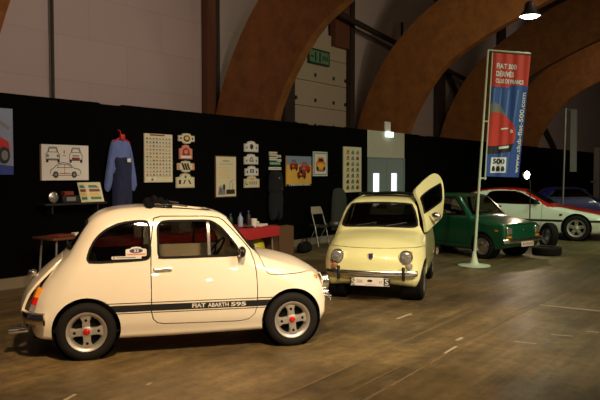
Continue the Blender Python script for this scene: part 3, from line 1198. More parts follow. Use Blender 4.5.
        link_mesh('window_seal', setmat(sm_, 'seal'), do)
        c0 = dp(.45, .90, .0) + nn * .0
        out = nn if nn.y > 0 else -nn
        c0 = c0 + out * .06 + Vector((.12, 0, 0))
        mb = MB()
        mb.tube([dp(.30, .80, 0), c0], .010, 8)
        mb.ell(c0, (.035, .07, .06))
        mo = mb.build('door_mirror', ['chrome'], do)
    return root


# ------------------------------------------------------------------ setting
def struct(o):
    o['kind'] = 'structure'
    return o


# the hall wall, arches and posts stand a little behind the free-hanging curtain
HK, EYE = 1.2, 1.623


def hz(z):
    return EYE + (z - EYE) * HK if z > 0.01 else 0.0


def hall(x, y, z):
    return (x * HK, y * HK, hz(z))


YW = 8.92
struct(MB().box(-8, 58, -18, 11.6, -.10, 0).build('floor', ['floor']))


def curtain(name, x0, x1):
    mb = MB()
    n = max(4, int((x1 - x0) / .06))
    rows = [(.12, 0.0), (2.735, 0.0)]
    vs = []
    for z, _ in rows:
        for i in range(n + 1):
            x = x0 + (x1 - x0) * i / n
            vs.append((x, YW + .005 * math.sin(x * 9.0) + .003 * math.sin(x * 23.0), z - (.02 * (math.sin(x * 1.1) > .97) if z > 1 else 0)))
    mb.add(vs, [(i, i + 1, n + 2 + i, n + 1 + i) for i in range(n)], True)
    # a thin back so the drape has a thickness
    b0 = [(v[0], v[1] + .03, v[2]) for v in vs]
    mb.add(b0, [(i, n + 1 + i, n + 2 + i, i + 1) for i in range(n)], True)
    mb.add([vs[n + 1 + i] for i in range(n + 1)] + [b0[n + 1 + i] for i in range(n + 1)], [(i, i + 1, n + 2 + i, n + 1 + i) for i in range(n)])
    return struct(mb.build(name, ['curtain'], recalc=False))


curtain('wall_curtain_left', 1.0, 15.27)
curtain('wall_curtain_right', 17.34, 47.5)
struct(MB().box(1.0, 15.27, YW - .06, YW + .06, 0, .15).build('baseboard_back', ['kerb']))
struct(MB().box(-2, 58, 11.32, 11.5, 0, 15).build('wall_back', ['wall']))
struct(MB().box(57.6, 57.8, -18, 11.6, 0, 15).build('wall_right', ['wall']))
struct(MB().box(-8, 58, -18, 11.6, 14.0, 14.2).build('ceiling', ['ceiling']))

# arches: flat glulam ribs that spring from the wall foot and curve over the hall
EXT = [(9.36, 0), (9.36, 1.5), (9.22, 2.8), (8.80, 3.85), (8.15, 4.82), (7.10, 5.68), (5.6, 6.45), (3.6, 7.1), (1.0, 7.55), (-2.5, 7.7), (-6, 7.5), (-9.5, 6.9)]
INT = [(8.25, 0), (8.05, 1.5), (7.78, 2.64), (7.50, 3.25), (6.95, 4.02), (6.38, 4.47), (5.35, 4.98), (4.0, 5.5), (2.2, 5.95), (-.3, 6.35), (-3.0, 6.45), (-6, 6.25), (-9.5, 5.6)]


def open_spline(pts, n=5):
    P = np.array(pts, float)
    P = np.vstack([2 * P[0] - P[1], P, 2 * P[-1] - P[-2]])
    out = []
    for i in range(1, len(P) - 2):
        p0, p1, p2, p3 = P[i - 1:i + 3]
        for k in range(n):
            t = k / n
            out.append(0.5 * ((2 * p1) + (-p0 + p2) * t + (2 * p0 - 5 * p1 + 4 * p2 - p3) * t * t + (-p0 + 3 * p1 - 3 * p2 + p3) * t ** 3))
    out.append(P[-2])
    return np.array(out)


def resample(P, n):
    d = np.r_[0, np.cumsum(np.linalg.norm(np.diff(P, axis=0), axis=1))]
    t = np.linspace(0, d[-1], n)
    return np.stack([np.interp(t, d, P[:, i]) for i in (0, 1)], 1)


ex, it_ = resample(open_spline(EXT), 60), resample(open_spline(INT), 60)
amb = MB()
n = 60
vs = [(x, p[0] * HK, hz(p[1])) for x in (0, .26) for q in (ex, it_) for p in q]
fs = []
for i in range(n - 1):
    fs += [(i, i + 1, n + i + 1, n + i), (2 * n + i, 3 * n + i, 3 * n + i + 1, 2 * n + i + 1), (i, 2 * n + i, 2 * n + i + 1, i + 1), (n + i, n + i + 1, 3 * n + i + 1, 3 * n + i)]
fs += [(0, n, 3 * n, 2 * n), (n - 1, 2 * n + n - 1, 4 * n - 1, 2 * n - 1)]
amb.add(vs, fs)
arch0 = struct(amb.build('trim_1', ['wood']))
for k, x in enumerate((4.22, 9.93, 15.28, 20.37, 25.7)):
    o = arch0 if k == 0 else arch0.copy()
    if k:
        o.name = 'trim_%d' % (k + 1)
        COL.objects.link(o)
    o.location = (x * HK, 0, 0)
    o['kind'] = 'structure'


# posts and rails on the wall between the arches
def post(i, x0, x1, y0, y1, z0, z1, m):
    return struct(MB().box(x0 * HK, x1 * HK, y0 * HK, y1 * HK, hz(z0), hz(z1)).build('trim_%d' % i, [m]))


post(11, 6.365, 6.405, 9.33, 9.36, 0, 9, 'dark_metal')
M['darkest_wood'] = mat('very_dark_post', lin(44, 30, 22), 0.6, noise=0.15)
post(12, 9.74, 9.98, 9.26, 9.40, 0, 9, 'dark_wood')
post(13, 10.0, 10.14, 9.30, 9.40, 0, 9, 'darkest_wood')
post(14, 12.27, 12.66, 9.30, 9.40, 0, 4.9, 'darkest_wood')
post(15, 14.92, 15.12, 9.2, 9.40, 0, 9, 'darkest_wood')
post(16, 14.2, 14.86, 9.2, 9.36, 4.75, 9, 'dark_wood')
post(17, 20.3, 20.85, 9.25, 9.40, 0, 9, 'darkest_wood')
post(18, 25.9, 26.5, 9.25, 9.40, 0, 9, 'darkest_wood')
b_ = MB()
b_.tube([hall(*q) for q in [(13.2, 9.0, 5.55), (18.0, 9.0, 5.1), (22.5, 9.0, 4.7)]], .09, 8)
struct(b_.build('trim_19', ['darkest_wood']))
b_ = MB()
b_.tube([hall(*q) for q in [(17.6, 9.15, 5.9), (17.6, 9.15, 2.7)]], .05, 8)
struct(b_.build('trim_20', ['dark_metal']))
b_ = MB()
b_.tube([hall(*q) for q in [(20.9, 9.25, 5.0), (23.4, 9.25, 3.0)]], .10, 8)
struct(b_.build('trim_21', ['darkest_wood']))
b_ = MB()
b_.tube([hall(*q) for q in [(29.5, 9.25, 4.9), (33.4, 9.25, 2.8)]], .12, 8)
struct(b_.build('trim_22', ['darkest_wood']))

# overhead sectional door behind the curtain, with its green sign
dm = MB()
for i in range(5):
    z0 = 2.0 + i * .60
    dm.box(12.67 * HK, 14.9 * HK, 9.33 * HK, 9.41 * HK, hz(z0) + .008, hz(z0 + .6) - .008)
od = struct(dm.build('door_2', ['sect']))
for i in range(3):
    for x in (12.72, 13.5, 14.3, 14.84):
        MB().box(x * HK - .035, x * HK + .035, 9.30 * HK, 9.33 * HK, hz(2.72 + i * .60), hz(2.80 + i * .60)).build('hinge', ['black'], od)
sg = MB()


def sbox(x0, x1, y0, y1, z0, z1):
    sg.box(x0 * HK, x1 * HK, y0 * HK, y1 * HK, hz(z0), hz(z1))


sbox(13.18, 14.02, 9.27, 9.33, 4.22, 4.56)
sg.m(1)
sbox(13.16, 14.04, 9.262, 9.272, 4.53, 4.57)
sbox(13.16, 14.04, 9.262, 9.272, 4.21, 4.25)
sbox(13.16, 13.19, 9.262, 9.272, 4.21, 4.57)
sbox(14.01, 14.04, 9.262, 9.272, 4.21, 4.57)
for x in (13.42, 13.60):
    sbox(x, x + .05, 9.262, 9.272, 4.28, 4.50)
sbox(13.25, 13.36, 9.262, 9.272, 4.36, 4.40)
for x in (13.74, 13.83, 13.92):
    sbox(x, x + .035, 9.262, 9.272, 4.33, 4.44)
tag(sg.build('exit_sign', ['sign_green', 'sign_dark']), 'small green sign fixed high on the pale overhead door', 'sign')

# double door with daylight slots, cream panel and lamp over it
d = MB()
d.box(15.27, 17.34, YW, YW + .10, 2.03, 2.735)
d.m(1)
d.box(15.27, 17.34, YW - .01, YW + .0, 2.015, 2.045)
d.box(15.27, 15.31, YW - .02, YW + .08, 0, 2.03)
d.box(17.30, 17.34, YW - .02, YW + .08, 0, 2.03)
dd = struct(d.build('door_1', ['cream_panel', 'door_grey']))
for x0 in (15.32, 16.31):
    lf = MB()
    w0, w1 = x0 + .27, x0 + .62
    lf.box(x0, w0, YW + .0, YW + .06, 0, 2.01)
    lf.box(w1, x0 + .98, YW + .0, YW + .06, 0, 2.01)
    lf.box(w0, w1, YW + .0, YW + .06, 1.62, 2.01)
    lf.box(w0, w1, YW + .0, YW + .06, 0, .75)
    lo = lf.build('door_leaf', ['door_grey'], dd)
    MB().box(w0, w1, YW + .025, YW + .035, .75, 1.62).build('glass_slot', ['daylight'], lo)
e = MB()
e.rbox((16.37, YW - .05, 2.66), (.34, .09, .15), .02, 2)
tag(e.build('exit_lamp', ['exit_lit']), 'small lit box lamp on the cream panel over the grey double door', 'lamp')
e = MB()
e.rbox((16.30, YW - .02, 2.87), (.30, .05, .26), .01, 1)
tag(e.build('notice_plate', ['paper']), 'blank white plate standing on the curtain top above the grey double door', 'sign')

# floor markings
def strip(name, pts, w, m, z=.002):
    mb = MB()
    for (a, c) in pts:
        a, c = Vector((*a, z)), Vector((*c, z))
        d = (c - a).normalized()
        nrm = Vector((-d.y, d.x, 0)) * w / 2
        mb.add([a - nrm, c - nrm, c + nrm, a + nrm], [(0, 1, 2, 3)])
    return struct(mb.build(name, [m], recalc=False))


strip('floor_marking_1', [((3.6, 2.44), (4.5, 2.46)), ((4.56, 2.46), (5.15, 2.475)), ((5.3, 2.48), (6.6, 2.52)), ((6.65, 2.52), (7.7, 2.535)), ((7.9, 2.52), (9.1, 2.51)), ((9.2, 2.51), (11.6, 2.50))], .022, 'tape_dim')
strip('floor_marking_2', [((8.50, 2.51), (8.57, 1.0)), ((8.58, .95), (8.60, -.6))], .05, 'tape')
strip('floor_marking_3', [((3.2, 2.97), (5.2, 3.0)), ((5.25, 3.0), (6.9, 3.03)), ((7.0, 3.03), (9.3, 3.05))], .02, 'tape_dim')
strip('floor_marking_4', [((3.5, 2.62), (7.2, 2.68))], .012, 'tape_dim')
strip('floor_marking_5', [((5.7, 2.51), (6.0, 2.525)), ((6.75, 3.55), (7.1, 3.55)), ((6.2, 2.62), (6.35, 2.62))], .04, 'tape')
strip('floor_marking_6', [((7.0, 1.95), (7.05, 1.75)), ((7.35, 1.7), (7.38, 1.58)), ((6.5, 2.15), (6.53, 1.95))], .03, 'tape')
strip('floor_marking_7', [((2.72, 4.10), (2.86, 4.20)), ((2.90, 4.18), (3.05, 4.24)), ((3.5, 3.98), (3.56, 4.0))], .03, 'tape')


# ------------------------------------------------------------------ things on the curtain
YP = YW - .021


def wf(x0, z0, e=0.0):
    return lambda u, v: (x0 + u, YP - .012 - e, z0 + v)


class Flat:
    """Flat printed panel on the curtain: coordinates u (right), v (up) in metres from its lower-left corner."""
    def __init__(s, x0, z0, w, h, base, mats):
        s.x0, s.z0, s.w, s.h = x0, z0, w, h
        s.mb = MB()
        s.mats = [base] + list(mats)
        s.mb.box(x0, x0 + w, YP - .012, YP + .012, z0, z0 + h)

    def poly(s, m, pts, lvl=1):
        s.mb.m(s.mats.index(m))
        s.mb.add([(s.x0 + p[0], YP - .012 - .0012 * lvl, s.z0 + p[1]) for p in pts], [tuple(range(len(pts)))])

    def rect(s, m, u0, u1, v0, v1, lvl=1):
        s.poly(m, [(u0, v0), (u1, v0), (u1, v1), (u0, v1)], lvl)

    def ell(s, m, u, v, a, c, lvl=1, n=18):
        s.poly(m, [(u + a * math.cos(2 * PI * i / n), v + c * math.sin(2 * PI * i / n)) for i in range(n)], lvl)

    def line(s, m, pts, w=.008, lvl=2):
        s.mb.m(s.mats.index(m))
        for a, c in zip(pts[:-1], pts[1:]):
            a, c = Vector((a[0], a[1])), Vector((c[0], c[1]))
            if (c - a).length < 1e-6:
                continue
            d = (c - a).normalized()
            n_ = Vector((-d.y, d.x)) * w / 2
            s.mb.add([(s.x0 + q.x, YP - .012 - .0012 * lvl, s.z0 + q.y) for q in (a - n_, c - n_, c + n_, a + n_)], [(0, 1, 2, 3)])

    def text(s, m, txt, u, v, w, h, lvl=2, fat=.01):
        s.mb.m(s.mats.index(m))
        add_text(s.mb, txt, lambda a, c: (s.x0 + u + a, YP - .012 - .0012 * lvl, s.z0 + v + c), w, h, fat)

    def done(s, name, label, cat, group=None):
        return tag(s.mb.build(name, s.mats, recalc=False), label, cat, group)


# blue poster with a red car, at the left edge
f = Flat(4.35, 1.60, 1.07, .92, 'sky_ink', ['paper', 'red_ink', 'maroon_ink', 'ink', 'blue_ink', 'grey_ink'])
f.rect('blue_ink', 0, 1.07, 0, .30)
f.poly('sky_ink', [(.3, .2), (1.07, .12), (1.07, .36), (.4, .34)], 2)
f.poly('grey_ink', [(.5, .92), (1.0, .62), (1.03, .66), (.62, .92)], 2)
f.poly('red_ink', [(.10, .20), (.95, .22), (1.02, .34), (1.0, .46), (.88, .52), (.78, .66), (.60, .72), (.32, .70), (.18, .52), (.08, .42)], 3)
f.poly('ink', [(.30, .52), (.72, .53), (.66, .64), (.36, .64)], 4)
f.ell('ink', .93, .27, .09, .12, 4)
f.ell('grey_ink', .94, .27, .05, .07, 5)
f.ell('ink', .25, .22, .09, .11, 4)
f.done('car_poster', 'blue poster of a red car cut off by the left edge of the view', 'poster')

# technical drawing of a small car: front, rear, side
f = Flat(5.85, 1.515, .83, .53, 'paper', ['ink', 'grey_ink', 'red_ink', 'maroon_ink'])
f.rect('maroon_ink', 0, .012, 0, .53, 1)
for cx, rear in ((.20, 0), (.60, 1)):
    f.line('ink', [(cx - .11, .30), (cx - .115, .38), (cx - .085, .42), (cx - .065, .49), (cx + .065, .49), (cx + .085, .42), (cx + .115, .38), (cx + .11, .30), (cx - .11, .30)], .009)
    f.line('ink', [(cx - .075, .42), (cx - .055, .475), (cx + .055, .475), (cx + .075, .42), (cx - .075, .42)], .008)
    f.rect('ink', cx - .115, cx - .075, .265, .315, 2)
    f.rect('ink', cx + .075, cx + .115, .265, .315, 2)
    if rear:
        f.rect('maroon_ink', cx - .07, cx + .07, .30, .345, 1)
        f.line('grey_ink', [(cx - .06, .37), (cx + .06, .37)], .02)
    else:
        f.rect('grey_ink', cx - .09, cx + .09, .305, .325, 1)
        f.ell('grey_ink', cx - .085, .365, .022, .022, 2)
        f.ell('grey_ink', cx + .085, .365, .022, .022, 2)
f.rect('red_ink', .385, .405, .40, .45)
f.line('grey_ink', [(.37, .37), (.42, .37)], .012)
f.line('ink', [(.15, .10), (.16, .15), (.22, .19), (.29, .25), (.38, .265), (.48, .25), (.56, .185), (.66, .165), (.69, .12), (.68, .09)], .010)
f.line('ink', [(.27, .19), (.32, .24), (.47, .235), (.53, .19), (.27, .19)], .008)
f.line('ink', [(.40, .24), (.40, .09)], .007)
f.line('red_ink', [(.31, .105), (.50, .105)], .012)
f.line('ink', [(.17, .075), (.66, .075)], .008)
for cx in (.245, .565):
    f.ell('ink', cx, .085, .048, .05, 3)
    f.ell('grey_ink', cx, .085, .026, .027, 4)
f.done('technical_drawing', 'white sheet with line drawings of a small car from three sides', 'poster')

# table of little pictures
f = Flat(7.81, 1.465, .64, .83, 'paper_warm', ['ink', 'grey_ink', 'red_ink', 'maroon_ink', 'green_ink', 'blue_ink', 'paper', 'pink_ink', 'yellow_ink'])
f.rect('maroon_ink', .12, .46, .795, .82)
rnd = random.Random(3)
for r in range(11):
    z = .735 - r * .062
    f.line('grey_ink', [(.03, z - .012), (.61, z - .012)], .005, 1)
    for c in range(8):
        u = .035 + c * .073
        col = rnd.choice(['grey_ink', 'grey_ink', 'grey_ink', 'ink', 'maroon_ink', 'green_ink', 'pink_ink', 'grey_ink', 'grey_ink'])
        f.rect(col, u, u + .045, z, z + .018, 2)
        f.rect(col, u + .012, u + .032, z + .018, z + .028, 2)
f.rect('paper', .06, .14, .03, .10, 3)
f.rect('paper', .20, .26, .03, .10, 3)
f.rect('ink', .145, .185, .03, .06, 3)
f.done('picture_list', 'tall cream chart with rows of tiny car pictures beside the blue overalls', 'poster')

# framed print
f = Flat(9.55, 1.155, .60, .80, 'card', ['paper_warm', 'ink', 'grey_ink', 'yellow_ink'])
f.rect('paper_warm', .018, .582, .018, .782)
f.line('grey_ink', [(.20, .70), (.40, .70)], .02)
f.line('grey_ink', [(.12, .64), (.50, .645)], .010)
for k, z in enumerate((.58, .54, .50, .46, .42, .38)):
    f.line('yellow_ink', [(.10, z), (.32 + .05 * (k % 3), z)], .010)
f.rect('ink', .30, .55, .06, .15, 2)
f.poly('grey_ink', [(.06, .05), (.28, .05), (.27, .18), (.22, .26), (.17, .17), (.10, .22)], 2)
f.line('ink', [(.14, .08), (.15, .24)], .02, 3)
f.ell('ink', .24, .20, .03, .06, 3)
f.line('grey_ink', [(.38, .15), (.42, .30), (.50, .33)], .014, 2)
f.line('grey_ink', [(.48, .15), (.50, .28)], .014, 2)
f.done('framed_print', 'upright cream print in a thin dark frame between the two columns of plaques', 'picture')

# red cars on sand
f = Flat(11.78, 1.335, .94, .66, 'yellow_ink', ['sky_ink', 'red_ink', 'maroon_ink', 'ink', 'orange_ink', 'paper', 'grey_ink'])
f.rect('sky_ink', 0, .94, .46, .66)
f.poly('yellow_ink', [(0, .34), (.94, .30), (.94, .46), (0, .47)], 2)
for (cx, cz, sx, m) in ((.27, .45, .15, 'maroon_ink'), (.68, .40, .22, 'red_ink'), (.56, .27, .17, 'maroon_ink')):
    f.poly(m, [(cx - sx, cz - .07), (cx + sx, cz - .08), (cx + sx, cz + .03), (cx + sx * .6, cz + .06), (cx + sx * .35, cz + .13), (cx - sx * .4, cz + .13), (cx - sx * .65, cz + .05), (cx - sx, cz + .02)], 3)
    f.poly('grey_ink', [(cx - sx * .5, cz + .04), (cx + sx * .45, cz + .04), (cx + sx * .28, cz + .11), (cx - sx * .33, cz + .11)], 4)
    f.ell('ink', cx - sx * .6, cz - .075, sx * .2, .04, 4)
    f.ell('ink', cx + sx * .6, cz - .08, sx * .2, .04, 4)
    f.ell('orange_ink', cx - sx * .2, cz - .01, sx * .3, .025, 4)
f.rect('ink', 0, .94, 0, .045, 1)
for k in range(13):
    f.rect('paper', .10 + k * .062, .10 + k * .062 + (.045 if k % 4 else .03), .012, .050, 2)
f.done('red_cars_poster', 'poster of three reddish cars on yellow sand with white letters below', 'poster')

# single yellow car
f = Flat(12.80, 1.555, .58, .56, 'paper', ['yellow_ink', 'orange_ink', 'ink', 'sky_ink', 'maroon_ink'])
f.rect('sky_ink', .02, .56, .02, .54)
f.rect('paper', .05, .53, .05, .51, 2)
f.poly('orange_ink', [(.10, .20), (.15, .13), (.40, .12), (.49, .20), (.50, .30), (.44, .34), (.40, .43), (.20, .43), (.14, .34), (.09, .30)], 3)
f.poly('ink', [(.19, .33), (.42, .33), (.38, .40), (.22, .40)], 4)
f.ell('yellow_ink', .30, .23, .16, .06, 4)
f.ell('ink', .16, .17, .05, .05, 5)
f.ell('ink', .44, .17, .05, .05, 5)
f.line('ink', [(.15, .12), (.43, .11)], .02, 5)
f.done('yellow_car_print', 'small white framed picture of one yellow orange car', 'picture')

# tall chart with round pictures
f = Flat(14.08, 1.15, .85, 1.12, 'paper_warm', ['grey_ink', 'maroon_ink', 'ink', 'blue_ink', 'paper', 'orange_ink', 'pink_ink'])
rnd = random.Random(5)
for r in range(7):
    for c in range(3):
        u, v = .20 + c * .23, .98 - r * .145
        col = rnd.choice(['grey_ink', 'maroon_ink', 'grey_ink', 'grey_ink', 'pink_ink', 'grey_ink'])
        f.ell(col, u, v, .07, .035, 1)
        f.ell('ink' if rnd.random() < .5 else col, u + .01, v + .035, .04, .025, 2)
        f.ell('ink', u - .04, v - .03, .018, .018, 2)
        f.ell('ink', u + .04, v - .03, .018, .018, 2)
f.done('car_chart', 'tallest cream chart with three columns of car pictures left of the grey door', 'poster')


# rally plaques
def plaque(cx, cz, w, h, shape, base, mats, draw, label):
    mb = MB()
    a, c = w / 2, h / 2
    if shape == 'oval':
        pl = [(-a, -c * .55), (-a * .55, -c * .6), (-a * .45, -c * .9), (0, -c), (a * .45, -c * .9), (a * .55, -c * .6), (a, -c * .55), (a, c * .55), (a * .55, c * .6), (a * .45, c * .9), (0, c), (-a * .45, c * .9), (-a * .55, c * .6), (-a, c * .55)]
    else:
        pl = [(-a, -c), (a, -c), (a, c * .45), (a * .62, c * .5), (a * .45, c * .88), (0, c), (-a * .45, c * .88), (-a * .62, c * .5), (-a, c * .45)]
    mb.prism(pl, YP - .012, YP + .012, lambda p, q, hh: (cx + p, hh, cz + q))
    F = Flat.__new__(Flat)
    F.x0, F.z0, F.mb, F.mats = cx, cz, mb, [base] + mats
    draw(F, a, c)
    F.line(mats[0], [(p * .93, q * .9) for p, q in pl + pl[:1]], .006, 1)
    return F.done('rally_plaque', label, 'plaque', 'rally plaques on the black curtain')


def d1(F, a, c):
    F.ell('ink', 0, 0, a * .42, c * .62, 2)
    F.ell('yellow_ink', 0, .005, a * .26, c * .35, 3)
    F.rect('ink', -a * .82, -a * .62, -c * .2, c * .2, 2)
    F.rect('ink', a * .62, a * .82, -c * .2, c * .2, 2)


def d2(F, a, c):
    F.poly('maroon_ink', [(-a * .6, -c * .5), (a * .6, -c * .5), (a * .5, c * .3), (0, c * .6), (-a * .5, c * .3)], 2)
    F.rect('paper', -a * .8, a * .8, -c * .85, -c * .55, 2)
    F.ell('pink_ink', 0, 0, a * .3, c * .3, 3)


def d3(F, a, c):
    for k in (-1, 0, 1):
        F.poly('ink', [(k * a * .3 - .06, .06), (k * a * .3 - .01, .06), (k * a * .3 + .05, -.06), (k * a * .3, -.06)], 2)
    F.rect('pink_ink', -a * .95, -a * .75, -c * .45, c * .45, 2)
    F.rect('pink_ink', a * .75, a * .95, -c * .45, c * .45, 2)


def d4(F, a, c):
    F.rect('ink', -a * .75, -a * .5, -c * .5, c * .1, 2)
    F.poly('ink', [(-a * .3, -c * .5), (-a * .1, c * .1), (a * .05, c * .1), (-a * .15, -c * .5)], 2)
    F.poly('ink', [(a * .25, c * .1), (a * .4, c * .1), (a * .65, -c * .5), (a * .45, -c * .5)], 2)
    F.ell('green_ink', 0, c * .5, a * .14, c * .22, 2)


def d5(F, a, c):
    F.ell('ink', 0, -c * .05, a * .26, c * .5, 2)
    F.rect('grey_ink', -a * .8, -a * .6, -c * .5, 0, 2)
    F.rect('grey_ink', a * .6, a * .8, -c * .5, 0, 2)


def d6(F, a, c):
    F.line('grey_ink', [(-a * .3, -c * .4), (0, c * .4), (a * .3, -c * .4), (-a * .3, -c * .4)], .03, 2)
    F.rect('grey_ink', -a * .8, -a * .6, -c * .6, -c * .1, 2)
    F.rect('grey_ink', a * .6, a * .8, -c * .6, -c * .1, 2)


def d7(F, a, c):
    F.rect('navy_ink', -a * .3, a * .3, -c * .4, c * .3, 2)
    F.ell('paper', 0, -.005, a * .14, c * .18, 3)
    F.rect('navy_ink', -a * .8, -a * .6, -c * .5, 0, 2)
    F.rect('navy_ink', a * .6, a * .8, -c * .5, 0, 2)


def d8(F, a, c):
    F.line('ink', [(-a * .75, c * .1), (-a * .85, -c * .2), (-a * .7, -c * .6), (-a * .6, -c * .3)], .018, 2)
    for k in range(4):
        F.rect('grey_ink', -a * .35 + k * a * .28, -a * .2 + k * a * .28, -c * .5, c * .05, 2)
    F.rect('orange_ink', -a * .3, a * .3, c * .35, c * .55, 2)


plaque(8.80, 2.245, .40, .19, 'oval', 'paper_warm', ['grey_ink', 'ink', 'yellow_ink'], d1, 'topmost white oval rally plaque right of the tall picture list')
plaque(8.78, 2.005, .32, .26, 'arch', 'pink_ink', ['grey_ink', 'maroon_ink', 'paper'], d2, 'salmon red arched rally plaque, the only reddish one')
plaque(8.78, 1.740, .42, .21, 'oval', 'paper_warm', ['grey_ink', 'ink', 'pink_ink'], d3, 'oval rally plaque with three black slanted bars')
plaque(8.765, 1.490, .45, .26, 'arch', 'paper_warm', ['grey_ink', 'ink', 'green_ink'], d4, 'largest cream arched rally plaque, under the oval with slanted bars')
plaque(10.615, 2.16, .43, .22, 'arch', 'paper', ['grey_ink', 'ink'], d5, 'white arched rally plaque with round black centre, top of right hand column')
plaque(10.61, 1.905, .43, .21, 'arch', 'paper', ['grey_ink', 'ink'], d6, 'white arched rally plaque with a grey triangle, second in right hand column')
plaque(10.625, 1.67, .41, .20, 'arch', 'paper', ['grey_ink', 'navy_ink', 'paper'], d7, 'white arched rally plaque with a navy square, third in right hand column')
plaque(10.625, 1.45, .47, .24, 'arch', 'paper_warm', ['grey_ink', 'ink', 'orange_ink'], d8, 'cream arched rally plaque with a dark hook sign, lowest in right hand column')

# stickers beside the red cars poster
for (x0, z0, w, h, m, lab) in ((11.20, 1.985, .26, .085, 'paper_warm', 'top left cream sticker above the dark overalls'), (11.21, 1.89, .25, .075, 'paper', 'second cream sticker down above the dark overalls'),
                               (11.46, 1.955, .13, .05, 'paper', 'short white sticker at the upper right of the sticker cluster'), (11.47, 1.865, .13, .055, 'paper', 'short white sticker at the middle right of the sticker cluster'),
                               (11.21, 1.79, .36, .075, 'green_ink', 'green and white sticker in the cluster above the dark overalls'), (11.19, 1.69, .41, .06, 'paper', 'lowest wide white sticker of the cluster')):
    f = Flat(x0, z0, w, h, m, ['grey_ink', 'ink', 'paper_warm'] + (['paper'] if m != 'paper' else []))
    for k in range(max(2, int(w / .05))):
        f.rect('grey_ink' if m != 'green_ink' else 'paper', .02 + k * .05, .045 + k * .05, h * .3, h * .7)
    f.done('sticker', lab, 'sticker', 'stickers above the dark overalls')


# hanging clothes
def garment(name, label, x, ztop, parts, depth=.10, cat='clothes'):
    root = tag(empty(name, (x, YP - .07, ztop)), label, cat)
    for pname, m, outl, dep in parts:
        poly = rounded(outl, 3)
        n_ = len(poly)
        cx = sum(p[0] for p in poly) / n_
        cz = sum(p[1] for p in poly) / n_
        mb = MB()
        rings = [(1.0, .0), (.90, -.6), (.72, -.95), (.4, -1.1)]
        vs = []
        for sc, d in rings:
            for p in poly:
                w_ = .012 * math.sin(p[0] * 40 + p[1] * 9)
                vs.append((cx + (p[0] - cx) * sc, dep * d * .5 + w_ * (sc < 1), cz + (p[1] - cz) * sc))
        fs = [(k * n_ + i, k * n_ + (i + 1) % n_, (k + 1) * n_ + (i + 1) % n_, (k + 1) * n_ + i) for k in range(3) for i in range(n_)]
        fs.append(tuple(3 * n_ + i for i in range(n_)))
        mb.add(vs, fs, True)
        mb.add([(p[0], .02, p[1]) for p in poly], [tuple(range(n_ - 1, -1, -1))])
        mb.build(pname, [m], root)
    return root


g = garment('overalls', 'pale blue and navy work overalls hanging on a red hanger', 7.26, 2.22, [
    ('jacket_top', 'denim', [(-.06, -.05), (.06, -.05), (.15, -.10), (.18, -.25), (.185, -.55), (.17, -.62), (-.17, -.62), (-.185, -.55), (-.18, -.25), (-.15, -.10)], .10),
    ('sleeve', 'denim', [(-.12, -.07), (-.19, -.14), (-.26, -.45), (-.315, -.84), (-.215, -.86), (-.19, -.55), (-.15, -.28)], .09),
    ('sleeve', 'denim', [(.12, -.07), (.19, -.14), (.25, -.45), (.305, -.84), (.215, -.86), (.19, -.55), (.15, -.28)], .09),
    ('bib_trousers', 'navy', [(-.13, -.31), (.15, -.31), (.175, -.55), (.18, -.95), (.17, -1.42), (.05, -1.43), (.02, -1.0), (-.02, -1.43), (-.14, -1.42), (-.165, -.95), (-.155, -.55)], .22)])
MB().box(.03, .10, -.128, -.116, -.42, -.36).build('badge', ['paper'], g)
mb = MB()
mb.tube([(-.16, -.02, -.10), (0, -.02, -.01), (.16, -.02, -.10)], .014, 8)
mb.tube([(0, -.02, -.01), (0, 0, .05), (.02, .03, .08), (-.01, .05, .10)], .010, 8)
mb.rbox((0, -.04, -.02), (.09, .05, .10), .015, 2)
mb.build('hanger', ['red_ink'], g)
g = garment('overalls', 'black overalls hanging under the sticker cluster', 11.33, 1.70, [
    ('jacket_top', 'dark_cloth', [(-.07, -.03), (.07, -.03), (.19, -.08), (.23, -.3), (.20, -.50), (-.20, -.50), (-.23, -.3), (-.19, -.08)], .14),
    ('trousers', 'dark_cloth', [(-.19, -.45), (.19, -.45), (.20, -1.0), (.05, -1.05), (0, -.8), (-.05, -1.05), (-.20, -1.0)], .14)])
MB().box(-.02, .02, -.10, -.092, -.20, -.16).build('badge', ['grey_ink'], g)
MB().box(.07, .10, -.10, -.092, -.42, -.39).build('pocket_badge', ['maroon_ink'], g)
garment('jacket', 'dark grey jacket hanging on the curtain beside the folding chair', 13.78, 1.28, [
    ('jacket_body', 'grey_cloth', [(-.10, -.02), (.10, -.02), (.24, -.10), (.30, -.45), (.30, -.95), (.22, -1.02), (-.22, -1.02), (-.30, -.95), (-.30, -.45), (-.24, -.10)], .22)])

# shelf with small things
sx0, sx1, sz = 5.78, 6.86, 1.18
t = tag(empty('wall_shelf', (6.32, YP, sz)), 'narrow black shelf under the technical drawing', 'shelf')
MB().box(-.54, .54, -.22, .03, -.03, 0).build('board', ['black'], t)
for x in (-.4, .4):
    MB().box(x - .012, x + .012, -.18, .03, -.15, -.03).build('bracket', ['black'], t)
yb = YP - .11
hl = tag(empty('spare_headlamp', (5.98, yb, sz)), 'round spare headlamp lying at the left of the black shelf', 'lamp')
MB().lathe([(.02, .10), (.06, .06), (.085, .01), (.088, -.01), (.078, -.018)], (0, 0, .088), (0, 1, 0), 24).build('bowl', ['dark_metal'], hl)
MB().lathe([(.080, -.012), (.05, -.028), (0, -.034)], (0, 0, .088), (0, 1, 0), 24).build('lens', ['lens'], hl)
t = tag(empty('dark_box', (6.24, yb, sz)), 'black box with a white label in the middle of the shelf', 'box')
MB().rbox((0, 0, .055), (.30, .16, .11), .008, 1).build('carton', ['black'], t)
MB().box(-.09, .07, -.083, -.080, .03, .09).build('paper_label', ['grey_ink'], t)
bx_ = MB()
bx_.rbox((0, 0, -.015), (.16, .11, .06), .006, 1)
